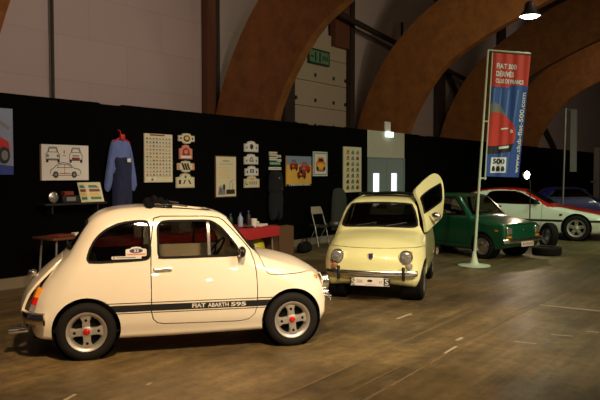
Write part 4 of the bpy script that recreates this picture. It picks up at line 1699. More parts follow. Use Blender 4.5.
tag(bx_.build('small_box', ['maroon_ink'], None, (6.22, yb, sz + .157)), 'small reddish box lying on the black box', 'box')
t = tag(empty('brochure', (6.635, yb, sz)), 'open picture brochure standing on the shelf', 'brochure')
for s, x0, x1 in ((-1, -.20, 0), (1, 0, .22)):
    mb = MB()
    y0, y1 = (-.05, .03) if s < 0 else (.03, -.05)
    vs = [(x0, y0, 0), (x1, y1, 0), (x1 - .03, y1 + .06, .30), (x0 - .03, y0 + .06, .30)]
    mb.add(vs + [(v[0], v[1] + .008, v[2]) for v in vs], [(0, 1, 2, 3), (7, 6, 5, 4), (0, 4, 5, 1), (1, 5, 6, 2), (2, 6, 7, 3), (3, 7, 4, 0)])
    mb.m(1)
    for k in range(4):
        a = .12 + .2 * k
        P_ = lambda u, v: tuple(Vector(vs[0]).lerp(Vector(vs[1]), u).lerp(Vector(vs[3]).lerp(Vector(vs[2]), u), v) + Vector((0, -.003, 0)))
        mb.m(1 + k % 3)
        mb.add([P_(.15, a), P_(.85, a), P_(.85 - .2 * (k % 2), a + .14), P_(.15, a + .14)], [(0, 1, 2, 3)])
    mb.build('page', ['paper_warm', 'green_ink', 'yellow_ink', 'maroon_ink'], t)

# ------------------------------------------------------------------ tables and things by the wall
def table(name, label, x0, x1, y0, y1, z, cloth=None, drop=.17, top='card'):
    cx, cy = (x0 + x1) / 2, (y0 + y1) / 2
    t = tag(empty(name, (cx, cy, 0)), label, 'table')
    hx, hy = (x1 - x0) / 2, (y1 - y0) / 2
    MB().rbox((0, 0, z - .02), (2 * hx, 2 * hy, .035), .01, 2).build('tabletop', [top], t)
    for a in (-1, 1):
        for c in (-1, 1):
            MB().tube([(a * (hx - .10), c * (hy - .08), z - .03), (a * (hx - .06), c * (hy - .05), 0)], .016, 10).build('leg', ['grey_metal'], t)
    if cloth:
        mb = MB()
        nn = 60
        per = []
        for i in range(nn):
            u = i / nn * 4
            k, f_ = int(u), u - int(u)
            cs = [(-hx, -hy), (hx, -hy), (hx, hy), (-hx, hy)]
            a, c = cs[k], cs[(k + 1) % 4]
            per.append((a[0] + (c[0] - a[0]) * f_, a[1] + (c[1] - a[1]) * f_))
        sc = lambda p, e: (p[0] + e * (1 if p[0] > 0 else -1), p[1] + e * (1 if p[1] > 0 else -1))
        vs = [(*sc(p, .004), z + .002) for p in per] + [(*sc(p, .012), z - .01) for p in per] + [(*sc(p, .022 + .012 * math.sin(i * 1.9)), z - drop - .012 * math.sin(i * .7)) for i, p in enumerate(per)]
        fs = [tuple(range(nn))]
        for k in range(2):
            fs += [(k * nn + i, (k + 1) * nn + i, (k + 1) * nn + (i + 1) % nn, k * nn + (i + 1) % nn) for i in range(nn)]
        mb.add(vs, fs, True)
        o = mb.build('tablecloth', [cloth], None, (cx, cy, 0))
        tag(o, cloth_label[0], 'tablecloth')
    return t


cloth_label = ['bright red cloth over the table behind the cream white car']
table('display_table', 'long table under a red cloth behind the cream white car', 5.9, 9.25, 7.15, 7.9, .72, 'cloth_red', .17)
cloth_label = ['dull dark red cloth on the small table at the left']
table('side_table', 'small thin legged table behind the rear of the cream white car', 5.44, 6.05, 8.0, 8.5, .75, None, top='dark_wood')


def cup(x, y, z, r, h, m, label, kind='cup'):
    mb = MB()
    mb.lathe([(0, 0), (r * .75, 0), (r, h), (r * .92, h), (r * .70, .01), (0, .012)], (0, 0, 0), (0, 0, 1), 20)
    return tag(mb.build(kind, [m], None, (x, y, z)), label, kind)


def bottle(x, y, z, r, h, m, label):
    t = tag(empty('bottle', (x, y, z)), label, 'bottle')
    MB().lathe([(0, 0), (r, 0.005), (r, h * .6), (r * .8, h * .7), (r * .35, h * .82), (r * .35, h * .93), (0, h * .93)], (0, 0, 0), (0, 0, 1), 20).build('bottle_body', [m], t)
    MB().lathe([(r * .42, h * .9), (r * .42, h), (0, h)], (0, 0, 0), (0, 0, 1), 16).build('cap', ['blue_ink'], t)
    return t


TZ = .724
cup(8.75, 7.28, TZ, .055, .14, 'paper', 'tall white beaker on the red cloth nearest the windscreen pillar')
bottle(8.66, 7.50, TZ, .045, .24, 'sky_ink', 'pale blue bottle standing behind the white beaker')
bottle(8.93, 7.55, TZ, .04, .26, 'dark_metal', 'dark bottle standing in the middle of the red table')
bottle(8.55, 7.62, TZ, .04, .22, 'sign_dark', 'dark green bottle standing at the back of the red table')
mb = MB()
mb.rbox((0, 0, .018), (.28, .20, .036), .006, 1)
tag(mb.build('paper_stack', ['paper'], None, (8.98, 7.36, TZ), (0, 0, .2)), 'flat white block of paper on the red cloth', 'paper')
mb = MB()
mb.rbox((0, 0, .03), (.12, .10, .06), .01, 1)
tag(mb.build('white_carton', ['paper_warm'], None, (9.17, 7.60, TZ), (0, 0, -.1)), 'small cream carton at the right end of the red table', 'box')
mb = MB()
mb.lathe([(0, 0), (.05, 0), (.105, .03), (.10, .03), (.045, .008), (0, .008)], (0, 0, 0), (0, 0, 1), 24)
tag(mb.build('saucer', ['grey_metal'], None, (8.60, 7.26, TZ)), 'pale dish beside the white beaker', 'dish')
for x, y, lab, m in ((6.5, 7.4, 'white carton on the red table seen through the car windows', 'paper'), (7.3, 7.5, 'grey carton on the red table seen through the car windows', 'grey_ink')):
    mb = MB()
    mb.rbox((0, 0, .08), (.26, .18, .16), .006, 1)
    tag(mb.build('carton', [m], None, (x, y, TZ)), lab, 'box')

mb = MB()
mb.rbox((0, 0, .012), (.30, .22, .024), .004, 1)
tag(mb.build('folder', ['maroon_ink'], None, (5.68, 8.2, .751), (0, 0, .3)), 'reddish folder lying on the small thin legged table', 'folder')
mb = MB()
mb.rbox((0, 0, .02), (.12, .09, .04), .004, 1)
tag(mb.build('small_carton', ['paper'], None, (5.92, 8.16, .751)), 'small white carton on the small thin legged table', 'box')
# cardboard box, bag, yellow bag
t = tag(empty('cardboard_box', (9.66, 7.55, 0), .15), 'brown cardboard box standing at the end of the red table', 'box')
mb = MB()
mb.box(-.28, .28, -.24, -.225, 0, .66)
mb.box(-.28, .28, .225, .24, 0, .66)
mb.box(-.28, -.265, -.24, .24, 0, .66)
mb.box(.265, .28, -.24, .24, 0, .66)
mb.box(-.28, .28, -.24, .24, 0, .015)
mb.build('carton', ['card'], t)
for s in (-1, 1):
    mb = MB()
    vs = [(-.27, s * .24, .66), (.27, s * .24, .66), (.27, s * .10, .675), (-.27, s * .10, .675)]
    mb.add(vs + [(v[0], v[1], v[2] + .006) for v in vs], [(0, 1, 2, 3), (7, 6, 5, 4), (0, 4, 5, 1), (1, 5, 6, 2), (2, 6, 7, 3), (3, 7, 4, 0)])
    mb.build('flap', ['card'], t)
mb = MB()
mb.add(*(lambda b_: ([(math.cos(a) * r * 1.0, math.sin(a) * r * .7, z) for (r, z) in ((.16, 0), (.20, .12), (.20, .30), (.15, .46), (.06, .55)) for a in [2 * PI * i / 14 for i in range(14)]],
                     [(k * 14 + i, k * 14 + (i + 1) % 14, (k + 1) * 14 + (i + 1) % 14, (k + 1) * 14 + i) for k in range(4) for i in range(14)] + [tuple(range(13, -1, -1)), tuple(56 + i for i in range(14))]))(0), True)
tag(mb.build('carrier_bag', ['yellow_bag'], None, (8.93, 7.38, 0)), 'yellow plastic bag under the red table', 'bag')
t = tag(empty('shoulder_bag', (11.35, 8.1, 0), .3), 'black soft bag lying on the floor left of the folding chair', 'bag')
MB().rbox((0, 0, .11), (.50, .26, .22), .09, 3, taper=.8).build('bag_body', ['matt_black'], t)
MB().tube([(-.18, 0, .18), (-.10, .0, .28), (.10, 0, .28), (.18, 0, .18)], .014, 8).build('strap', ['black'], t)

# folding chair
t = tag(empty('folding_chair', (12.42, 8.45, 0), math.radians(-8)), 'folding chair with pale tube frame and white back against the curtain', 'chair')
for s in (-1, 1):
    MB().tube([(s * .18, -.13, 0.01), (s * .175, -.02, .45), (s * .17, .10, .80), (s * .15, .115, .85)], .013, 10).build('leg', ['grey_metal'], t)
    MB().tube([(s * .16, .20, 0.01), (s * .155, .05, .30), (s * .15, -.08, .50)], .013, 10).build('leg', ['grey_metal'], t)
mb = MB()
mb.rbox((0, 0, 0), (.32, .035, .17), .016, 3, Matrix.Rotation(math.radians(-14), 4, 'X'))
mb.build('backrest', ['grey_vinyl'], t, (0, .105, .80))
mb = MB()
mb.rbox((0, .02, .46), (.31, .32, .035), .015, 2, Matrix.Rotation(math.radians(4), 4, 'X'))
mb.build('seat', ['dark_vinyl'], t)
MB().tube([(-.175, -.09, .22), (.175, -.09, .22)], .010, 8).build('crossbar', ['grey_metal'], t)

# ------------------------------------------------------------------ cars
car1 = small_round_saloon('abarth_saloon' if False else 'small_saloon_car', (4.0435, 5.4148, 0), -.66343, 'small cream white round car with black side stripe, nearest the camera', 'cream_white', True)
car2 = small_round_saloon('small_saloon_car', (9.5192, 5.0996, 0), -2.76633, 'pale yellow small round car facing the camera with a raised door', 'pale_yellow', False)


# generic car from an implicit body
def gcar(name, loc, rz, label, body, paint, wins, wheels, parts, h=.028, glass='dark_glass', arch_r=.30):
    root = tag(empty(name, loc, rz), label, 'car')
    sh = body.shell(0, -.025, h)
    gs = body.shell(-.010, -.016, h)
    se = body.shell(.005, -.022, h)
    cut = []
    for (x, R, yo) in wheels['pos']:
        for s in (-1, 1):
            cut.append((MB().prism(circ(x, R + .01, arch_r), s * (yo - .24), s * 1.2, sidef), 'DIFFERENCE'))
    for nm, poly, a, c, f_ in wins:
        cut.append((MB().prism(poly, a, c, f_), 'DIFFERENCE'))
    panels = parts.get('panels', [])
    for nm, poly, a, c, f_, pm, extra in panels:
        cut.append((MB().prism(offset_poly(poly, .005), a, c, f_), 'DIFFERENCE'))
    me = boolean(sh.copy(), cut)
    link_mesh('body_shell', setmat(body_normals(me, body), paint), root)
    made = {}
    for nm, poly, a, c, f_, pm, extra in panels:
        me = boolean(sh.copy(), [(MB().prism(offset_poly(poly, -.004), a, c, f_), 'INTERSECT')] + [(MB().prism(w[1], w[2], w[3], w[4]), 'DIFFERENCE') for w in wins] + [(MB().prism(offset_poly(p2[1], .005), *p2[2:5]), 'DIFFERENCE') for p2 in panels if p2[0] != nm and extra == p2[0]])
        o = link_mesh(nm, setmat(body_normals(me, body), pm), root)
        made[nm + ('R' if a < 0 else 'L')] = o
    for nm, poly, a, c, f_ in wins:
        sides = [(a, c)] if f_ is frontf else [(-1.2, -.1), (.1, 1.2)]
        for (p, q) in sides:
            me = boolean(gs.copy(), [(MB().prism(poly, p, q, f_), 'INTERSECT')])
            g_ = link_mesh(nm, setmat(body_normals(me, body), glass), root)
            me = boolean(se.copy(), [(MB().prism(offset_poly(poly, .012), p, q, f_), 'INTERSECT'), (MB().prism(offset_poly(poly, -.010), -3, 5, f_), 'DIFFERENCE')])
            link_mesh('window_seal', setmat(body_normals(me, body), parts.get('seal', 'seal')), g_)
    for (x, R, yo) in wheels['pos']:
        for s in (-1, 1):
            spoke_wheel(root, (x, s * (yo - wheels['w'] / 2), R), s, R, wheels['r'], wheels['w'], wheels['kind'], wheels.get('mat', 'alloy'), wheels.get('cap', 'chrome'), .3)
    mb = MB()
    for (x, R, yo) in wheels['pos']:
        for s in (-1, 1):
            mb.lathe([(arch_r, s * (yo - .26)), (arch_r, s * (yo - .02))], (x, 0, R + .01), (0, 1, 0), 30)
            mb.lathe([(arch_r, s * (yo - .25)), (0, s * (yo - .25))], (x, 0, R + .01), (0, 1, 0), 30)
    wb = wheels['pos'][1][0]
    mb.box(.35, wb - .35, -body.w + .12, body.w - .12, body.z0 - .03, body.z0 + .02)
    mb.build('underbody', ['matt_black'], root)
    sy = body.w * .42
    for s in (-1, 1):
        seat_part(root, wb * .52, s * sy, 'front_seat', parts.get('seat', 'dark_vinyl'), .44, parts.get('seat_h', .48))
    seat_part(root, wb * .12, 0, 'rear_bench', parts.get('seat', 'dark_vinyl'), body.w * 1.4, .38, .36)
    return root, made


# green boxy car
S126 = [(.15, .61), (.22, .63), (.45, .672), (.62, .682), (.80, .670), (.90, .655), (1.1, .60), (1.25, .545), (1.36, .50), (1.5, .45)]
P126 = [(-.50, .24), (0, .21), (.9, .20), (1.9, .21), (2.30, .25), (2.40, .30), (2.425, .42), (2.42, .56), (2.405, .70), (2.36, .745), (2.20, .775), (1.9, .82), (1.66, .85), (1.58, .868),
        (1.46, .98), (1.25, 1.175), (1.14, 1.268), (1.06, 1.30), (.8, 1.325), (.4, 1.33), (.1, 1.315), (-.02, 1.28), (-.14, 1.17), (-.32, .98), (-.42, .90), (-.50, .86), (-.56, .80), (-.585, .6), (-.575, .40)]
def low(z):
    return z


P126 = [(a, low(c)) for a, c in P126]
S126 = [(low(a), c) for a, c in S126]
b126 = Body(P126, S126, lambda x, z: .05 * np.clip((x - 1.9) / .5, 0, 2) ** 2 + .04 * np.clip(-x / .55, 0, 2) ** 2, lambda x, z: .06 + 0 * x, .10, .10, .045, .06)
w126 = [('windscreen', rounded([(-.55, .905), (-.53, .89), (0, .90), (.53, .89), (.55, .905), (.46, 1.22), (.42, 1.255), (0, 1.265), (-.42, 1.255), (-.46, 1.22)]), 1.0, 1.8, frontf),
        ('rear_window', rounded([(-.50, .98), (0, .97), (.50, .98), (.42, 1.22), (0, 1.235), (-.42, 1.22)]), -.6, .02, frontf),
        ('door_window', rounded([(.60, .90), (.60, 1.20), (.63, 1.235), (1.03, 1.235), (1.08, 1.215), (1.36, .96), (1.38, .905), (1.34, .885), (.63, .885)]), -1.2, 1.2, sidef),
        ('quarter_window', rounded([(-.05, .95), (.08, 1.18), (.12, 1.225), (.50, 1.235), (.53, 1.20), (.53, .90), (.50, .885), (-.02, .90)]), -1.2, 1.2, sidef)]
w126 = [(a_, [(p, low(q)) for p, q in pl_], c_, d_, f_) for a_, pl_, c_, d_, f_ in w126]
door126 = [(.565, 1.26), (.56, .5), (.57, .33), (.62, .29), (1.40, .28), (1.47, .32), (1.50, .42), (1.505, .86), (1.44, .94), (1.12, 1.24), (1.06, 1.262)]
bon126 = [(1.60, .90), (1.66, .79), (2.0, .755), (2.37, .715), (2.6, .70), (2.6, 1.1), (1.66, 1.1)]
door126 = [(p, low(q)) for p, q in door126]
bon126 = [(p, low(q)) for p, q in bon126]
gc, made = gcar('green_saloon_car', (13.45, 6.20, 0), -1.84, 'dark green boxy small car with bright nose standing behind the flag pole', b126, 'green', w126,
                dict(pos=[(0, .262, .655), (1.84, .262, .655)], r=.165, w=.14, kind='disc', mat='grey_metal', cap='chrome'),
                dict(panels=[('door', door126, -1.2, -.1, sidef, 'green', None), ('door', door126, .1, 1.2, sidef, 'green', None), ('bonnet', bon126, -.56, .56, sidef, 'green', None)], seat='dark_vinyl'), glass='glass', arch_r=.295)
gc.scale = (.9, .9, .92)
for s in (-1, 1):
    p, n_ = b126.ray((1.0, s * .50, .60), (1, 0, 0))
    mb = MB()
    mb.rbox((p[0] + .004, p[1], p[2]), (.05, .17, .17), .03, 3)
    hl = mb.build('headlight', ['chrome'], gc)
    mb = MB()
    mb.rbox((p[0] + .022, p[1], p[2]), (.03, .14, .14), .025, 3)
    mb.build('lens', ['lens'], hl)
    mb = MB()
    mb.rbox((p[0] + .004, p[1], p[2] - .125), (.04, .16, .045), .012, 2)
    mb.build('indicator', ['amber'], gc)
    p, n_ = b126.side(2.2, .60, s)
    MB().rbox(Vector(p), (.07, .02, .035), .008, 2).build('side_marker', ['amber'], gc)
    p, n_ = b126.side(.68, .80, s)
    MB().rbox(Vector(p) + Vector(n_) * .012, (.13, .025, .025), .008, 2).build('door_handle', ['chrome'], gc)
prof2 = [(-.012, -.045), (.014, -.046), (.030, -.02), (.030, .02), (.014, .046), (-.012, .045)]
bar_on(contour(b126, .40, [math.radians(a) for a in np.linspace(-23, 23, 41)], .045), prof2, gc, 'front_bumper', ['chrome'])
bar_on(contour(b126, .40, [math.radians(a) for a in np.linspace(157, 203, 31)], .045), prof2, gc, 'rear_bumper', ['chrome'])
mb = MB()
mb.rbox((2.50, 0, .325), (.012, .44, .10), .004, 1)
mb.m(1)
for k in range(5):
    mb.box(2.506, 2.5075, -.17 + k * .075, -.125 + k * .075, .30, .352)
mb.build('number_plate', ['paper', 'pink_ink'], gc)
MB().rbox((2.428, 0, .61), (.012, .14, .035), .005, 1).build('nose_badge', ['chrome'], gc)
steering(gc, 1.22, .27, .82)
MB().rbox((1.46, 0, .80), (.16, 1.1, .12), .03, 2).build('dashboard', ['black'], gc)
p0, _ = b126.ray((.9, -.30, .92), (1, 0, 0))
for y in (-.30, .12):
    pts = []
    for t_ in (0, .5, 1):
        p, n_ = b126.ray((.9, y + .30 * t_, .905 + .05 * t_), (1, 0, 0))
        pts.append(Vector(p) + Vector(n_) * .012)
    MB().tube(pts, .007, 6).build('wiper', ['black'], gc)

# white coupe with red bonnet and roof
SRX = [(.14, .74), (.22, .79), (.40, .845), (.52, .85), (.70, .83), (.86, .79), (1.0, .72), (1.15, .63), (1.25, .57), (1.4, .5)]
PRX = [(-.80, .28), (-.4, .22), (.4, .19), (2.1, .19), (3.0, .20), (3.22, .26), (3.27, .38), (3.24, .52), (3.15, .61), (2.8, .70), (2.3, .79), (2.0, .835), (1.90, .86), (1.70, .95), (1.40, 1.11), (1.22, 1.195),
       (1.05, 1.235), (.7, 1.255), (.35, 1.24), (0, 1.18), (-.4, 1.05), (-.75, .93), (-.90, .88), (-.96, .80), (-.98, .55), (-.94, .38)]
bRX = Body(PRX, SRX, lambda x, z: .13 * np.clip((x - 2.4) / .85, 0, 2) ** 2 + .07 * np.clip((-.1 - x) / .85, 0, 2) ** 2, lambda x, z: .05 + 0 * x, .22, .08, .05, .09, xs=(1.8, 2.6))
sidewin = rounded([(.27, .955), (.30, 1.03), (.36, 1.12), (.46, 1.165), (.80, 1.175), (1.05, 1.155), (1.22, 1.09), (1.50, .945), (1.58, .895), (1.55, .875), (1.2, .87), (.8, .875), (.34, .885), (.28, .90)])
wRX = [('side_window', sidewin, -1.2, 1.2, sidef),
       ('windscreen', rounded([(-.66, .90), (-.63, .89), (0, .90), (.63, .89), (.66, .90), (.54, 1.14), (.50, 1.165), (0, 1.185), (-.50, 1.165), (-.54, 1.14)]), 1.1, 2.1, frontf)]
doorRX = [(.56, 1.17), (.54, .9), (.55, .45), (.60, .28), (.66, .25), (1.52, .25), (1.60, .30), (1.64, .45), (1.65, .88), (1.60, .93), (1.24, 1.12), (1.1, 1.185)]
hoodRX = [(1.92, -.68), (1.92, .68), (2.5, .68), (3.0, .62), (3.16, .50), (3.16, -.50), (3.0, -.62), (2.5, -.68)]
roofRX = [(.0, -.44), (.0, .44), (.5, .50), (1.16, .51), (1.16, -.51), (.5, -.50)]
rx, _m = gcar('coupe_car', (17.40, 6.72, 0), -1.40, 'white coupe with red bonnet and red roof parked behind the green car', bRX, 'white', wRX,
              dict(pos=[(0, .305, .835), (2.43, .305, .835)], r=.205, w=.20, kind='five', mat='alloy', cap='alloy'),
              dict(panels=[('door', doorRX, -1.2, -.1, sidef, 'white', None), ('door', doorRX, .1, 1.2, sidef, 'white', None), ('bonnet', hoodRX, .55, 1.5, topf, 'red', None)], seat='dark_vinyl', seat_h=.42), arch_r=.345)
fl = bRX.shell(.006, -.006, .028)
for rg in ((-1.2, -.3), (.3, 1.2)):
    me = boolean(fl.copy(), [(MB().prism([(-.9, .455), (3.15, .455), (3.15, .505), (-.9, .505)], *rg, sidef), 'INTERSECT')] + [(MB().prism(circ(x, .315, .35), -1.2, 1.2, sidef), 'DIFFERENCE') for x in (0, 2.43)])
    link_mesh('side_moulding', setmat(body_normals(me, bRX), 'black'), rx)
for s in (-1, 1):
    p, n_ = bRX.side(1.52, .90, s)
    mb = MB()
    mb.rbox(Vector(p) + Vector((0, s * .09, .03)), (.10, .17, .11), .03, 3)
    mb.tube([Vector(p), Vector(p) + Vector((0, s * .06, .01))], .02, 8)
    mb.build('door_mirror', ['black'], rx)
    p, n_ = bRX.side(2.08, .62, s)
    MB().rbox(Vector(p), (.07, .02, .05), .008, 2).build('side_marker', ['ink'], rx)
    p, n_ = bRX.side(.62, .80, s)
    MB().rbox(Vector(p) + Vector(n_) * .006, (.15, .02, .03), .008, 2).build('door_handle', ['black'], rx)
    mb = MB()
    mb.rbox((3.17, s * .52, .50), (.08, .28, .06), .02, 2)
    mb.build('front_indicator', ['amber'], rx)
# roof, pillar tops and cowl are red like the bonnet, the flanks white
for ch in rx.children:
    if ch.name.startswith('body_shell'):
        ch.data.materials.append(M['red'])
        for pl_ in ch.data.polygons:
            c_ = pl_.center
            if pl_.material_index == 0 and c_.z > .80 and pl_.normal.z > (.42 if c_.x > 1.25 else .82) and -.5 < c_.x < 3.0:
                pl_.material_index = 2
# blue classic car further back
SBL = [(.14, .62), (.22, .66), (.45, .74), (.62, .75), (.78, .735), (.90, .70), (1.05, .61), (1.18, .54), (1.3, .47)]
PBL = [(-.85, .30), (-.4, .22), (.4, .20), (2.0, .20), (2.75, .24), (2.90, .34), (2.93, .50), (2.90, .66), (2.80, .74), (2.3, .83), (1.75, .875), (1.55, .89), (1.38, 1.02), (1.22, 1.14), (1.14, 1.18), (.95, 1.205),
       (.5, 1.21), (.2, 1.19), (0, 1.12), (-.25, .96), (-.40, .90), (-.75, .85), (-.92, .78), (-.97, .60), (-.94, .42)]
bBL = Body(PBL, SBL, lambda x, z: .08 * np.clip((x - 2.0) / .8, 0, 2) ** 2 + .06 * np.clip(-x / .9, 0, 2) ** 2, lambda x, z: .07 + 0 * x, .20, .20, .05, .10)
winBL = [('side_window', rounded([(.20, .93), (.34, 1.08), (.42, 1.135), (.95, 1.15), (1.08, 1.135), (1.32, .96), (1.30, .925), (.25, .915)]), -1.2, 1.2, sidef),
         ('windscreen', rounded([(-.58, .93), (0, .92), (.58, .93), (.48, 1.12), (0, 1.145), (-.48, 1.12)]), 1.0, 1.8, frontf),
         ('rear_window', rounded([(-.45, .98), (0, .97), (.45, .98), (.38, 1.12), (0, 1.13), (-.38, 1.12)]), -.5, .15, frontf)]
doorBL = [(.40, .90), (.40, .32), (.46, .28), (1.40, .28), (1.46, .34), (1.47, .90)]
bl, _m = gcar('blue_classic_car', (21.15, 6.28, 0), -1.20, 'dark blue classic car with chrome window trim behind the white coupe', bBL, 'blue', winBL,
              dict(pos=[(0, .29, .70), (2.05, .29, .70)], r=.18, w=.15, kind='disc', mat='grey_metal', cap='chrome'),
              dict(panels=[('door', doorBL, -1.2, -.1, sidef, 'blue', None), ('door', doorBL, .1, 1.2, sidef, 'blue', None)], seat='dark_vinyl', seat_h=.42, seal='chrome'), arch_r=.32)
for s in (-1, 1):
    disc_lamp(bl, bBL, s * .55, .64, .085, ('headlight', 'lens'), ('chrome', 'lens'), .03, 1.0)
bar_on(contour(bBL, .40, [math.radians(a) for a in np.linspace(-20, 20, 31)], .05), prof2, bl, 'front_bumper', ['chrome'])

# ------------------------------------------------------------------ spare tyres
tm = tyre_mb(.285, .175, .165).mesh('tyre', ['rubber'])
o = link_mesh('spare_tyre', tm, None, (13.87, 3.97, .084), (PI / 2, 0, .4))
tag(o, 'black tyre lying flat on the floor beside the green car', 'tyre', 'spare tyres by the green car')
t = tag(empty('spare_wheel', (14.86, 4.22, .285)), 'upright wheel with black tyre standing behind the flat lying tyre', 'wheel', 'spare tyres by the green car')
t.rotation_euler = (math.radians(6), 0, math.radians(47))
mb = MB()
mb.lathe([(.175, -.06), (.16, -.03), (.15, .02), (.165, .055), (.178, .06), (.15, .02), (.09, .035), (.07, .025), (0, .025)], (0, 0, 0), (0, 1, 0), 32)
mb.build('rim', ['grey_metal'], t)
link_mesh('tyre', tm, t)

# ------------------------------------------------------------------ flag banner on its stand
FB = Vector((11.89, 4.56, 0)) * .97
FU = Vector((.587, -.81, 0)).normalized()
FN = Vector((-.81, -.587, 0)).normalized()


def fp(u, z, e=0.0):
    return FB + FU * (u * .97) + Vector((0, 0, 1.623 + (z - 1.623) * .97 if z > .05 else z)) + FN * e


FOOT = fp(-.125, 0)
t = tag(empty('flag_stand', FOOT), 'tall pale pole stand with round foot carrying the red and blue banner', 'flag stand')


def lo_(v):
    return v - FOOT


MB().lathe([(0, 0), (.28, 0), (.28, .012), (.10, .03), (.07, .06), (.045, .16), (.03, .24), (0, .24)], (0, 0, 0), (0, 0, 1), 36).build('foot', ['pole'], t)
MB().tube([lo_(fp(-.12, .1)), lo_(fp(-.045, 1.5)), lo_(fp(.086, 3.82))], [.027, .023, .018], 12).build('pole', ['pole'], t)
MB().tube([lo_(fp(.055, 1.50)), lo_(fp(.165, 3.78))], .012, 8).build('banner_rod', ['pole'], t)
MB().tube([lo_(fp(.075, 3.82)), lo_(fp(.85, 3.755))], .016, 8).build('top_arm', ['pole'], t)
MB().tube([lo_(fp(-.045, 1.53)), lo_(fp(.08, 1.53))], .014, 8).build('lower_clip', ['pole'], t)
MB().tube([lo_(fp(.015, 2.55)), lo_(fp(.110, 2.55))], .012, 8).build('middle_clip', ['pole'], t)
TL, TR, BR, BL = (.185, 3.775), (.845, 3.72), (.665, 1.545), (.060, 1.565)


def bn(s, v, e=0.0):
    """Banner cloth point: s 0..1 across, v 0..1 downwards, gently rippled."""
    u = (TL[0] * (1 - s) + TR[0] * s) * (1 - v) + (BL[0] * (1 - s) + BR[0] * s) * v
    z = (TL[1] * (1 - s) + TR[1] * s) * (1 - v) + (BL[1] * (1 - s) + BR[1] * s) * v
    rip = .018 * math.sin(9 * s + 2.5 * v) * (0.3 + v * .7) + .012 * math.sin(21 * s - 1.5 * v)
    return fp(u, z, e + rip) - FB


ban = tag(empty('club_banner', FB), 'red and blue club banner with white lettering hanging on the pale pole', 'banner')
mb = MB()
NS, NV = 24, 48
side0 = [bn(i / NS, j / NV, 0) for j in range(NV + 1) for i in range(NS + 1)]
side1 = [bn(i / NS, j / NV, -.004) for j in range(NV + 1) for i in range(NS + 1)]
for sd in (0, 1):
    base = len(mb.v)
    mb.v += [tuple(v) for v in (side0 if sd == 0 else side1)]
    for j in range(NV):
        for i in range(NS):
            red = (j + .5) / NV < .275 - .03 * (i / NS)
            a = base + j * (NS + 1) + i
            mb.f.append((a, a + NS + 1, a + NS + 2, a + 1) if sd == 0 else (a, a + 1, a + NS + 2, a + NS + 1))
            mb.mi.append(0 if red else 1)
            mb.sm.append(True)
cl = mb.build('cloth', ['banner_red', 'banner_blue'], ban, recalc=False)


def patch(mb, pts, e, n=1):
    """Polygon in banner coordinates, sliced so it follows the ripples."""
    bm = bmesh.new()
    vs = [bm.verts.new((p[0], p[1], 0)) for p in pts]
    bm.faces.new(vs)
    for k in range(1, 24):
        bmesh.ops.bisect_plane(bm, geom=bm.verts[:] + bm.edges[:] + bm.faces[:], plane_co=(k / 24, 0, 0), plane_no=(1, 0, 0))
    for k in range(1, 24):
        bmesh.ops.bisect_plane(bm, geom=bm.verts[:] + bm.edges[:] + bm.faces[:], plane_co=(0, k / 24, 0), plane_no=(0, 1, 0))
    bm.verts.index_update()
    mb.add([bn(v.co.x, v.co.y, e) for v in bm.verts], [[v.index for v in f_.verts] for f_ in bm.faces])
    bm.free()


mb = MB()
for (a, b_, c, d_) in ((.06, .30, .16, .62), (.26, .29, .42, .72), (.48, .28, .66, .60), (.72, .28, .80, .50)):
    patch(mb, [(a, .285), (a + .05, .285), (a * .8 + .05, min(.97, c + .4)), (a * .8, min(.97, c + .4))], .003)
mb.build('light_rays', ['banner_streak'], cl, recalc=False)
mb = MB()
patch(mb, [(0, .50), (.10, .475), (.28, .475), (.46, .50), (.62, .54), (.73, .59), (.78, .64), (.775, .70), (.72, .73), (.40, .75), (0, .76)], .005)
mb.m(1)
patch(mb, [(0, .415), (.14, .40), (.30, .42), (.46, .50), (.28, .478), (.10, .478), (0, .50)], .006)
mb.m(2)
patch(mb, [(0, .755), (.40, .745), (.73, .725), (.68, .79), (.30, .812), (0, .82)], .006)
mb.m(3)
patch(mb, [(.36, .605), (.46, .60), (.56, .597), (.56, .607), (.46, .612), (.36, .617)], .007)
patch(mb, [(.62, .61), (.68, .615), (.69, .635), (.63, .64)], .007)
patch(mb, [(.34, .755), (.62, .742), (.61, .762), (.34, .775)], .008)
mb.build('car_picture', ['banner_red', 'grey_ink', 'ink', 'banner_white'], cl, recalc=False)
mb = MB()


def btext(mb, txt, s0, v0, w, h, fat, e=.006, skew=0.0):
    add_text(mb, txt, lambda a, c: bn(s0 + a, v0 + skew * a + h - c, e), w, h, fat)


btext(mb, 'FIAT 500', .10, .082, .55, .042, .03, skew=.0)
btext(mb, 'DÉRIVÉS', .10, .135, .50, .052, .03)
btext(mb, 'CLUB DE FRANCE', .10, .205, .78, .036, .03)
mb.build('title_lettering', ['banner_white'], cl, recalc=False)
mb = MB()
# web address running upwards along the right edge
vs_, fs_, tw, th = text_geo('www.club-fiat-500.com', 1.0, .02)
mb.add([bn(.965 - v[1] / th * .115, .965 - v[0] / tw * .66, .006) for v in vs_], fs_)
mb.build('web_address', ['banner_white'], cl, recalc=False)
mb = MB()
patch(mb, [(.13, .845), (.58, .838), (.58, .965), (.13, .972)], .006)
mb.m(1)
btext(mb, '500', .19, .852, .34, .045, .05, .009)
for k in range(3):
    s0 = .17 + .13 * k
    patch(mb, [(s0, .938), (s0 + .02, .915), (s0 + .08, .913), (s0 + .11, .935), (s0 + .10, .955), (s0 + .01, .957)], .009)
mb.build('club_logo', ['banner_white', 'ink'], cl, recalc=False)

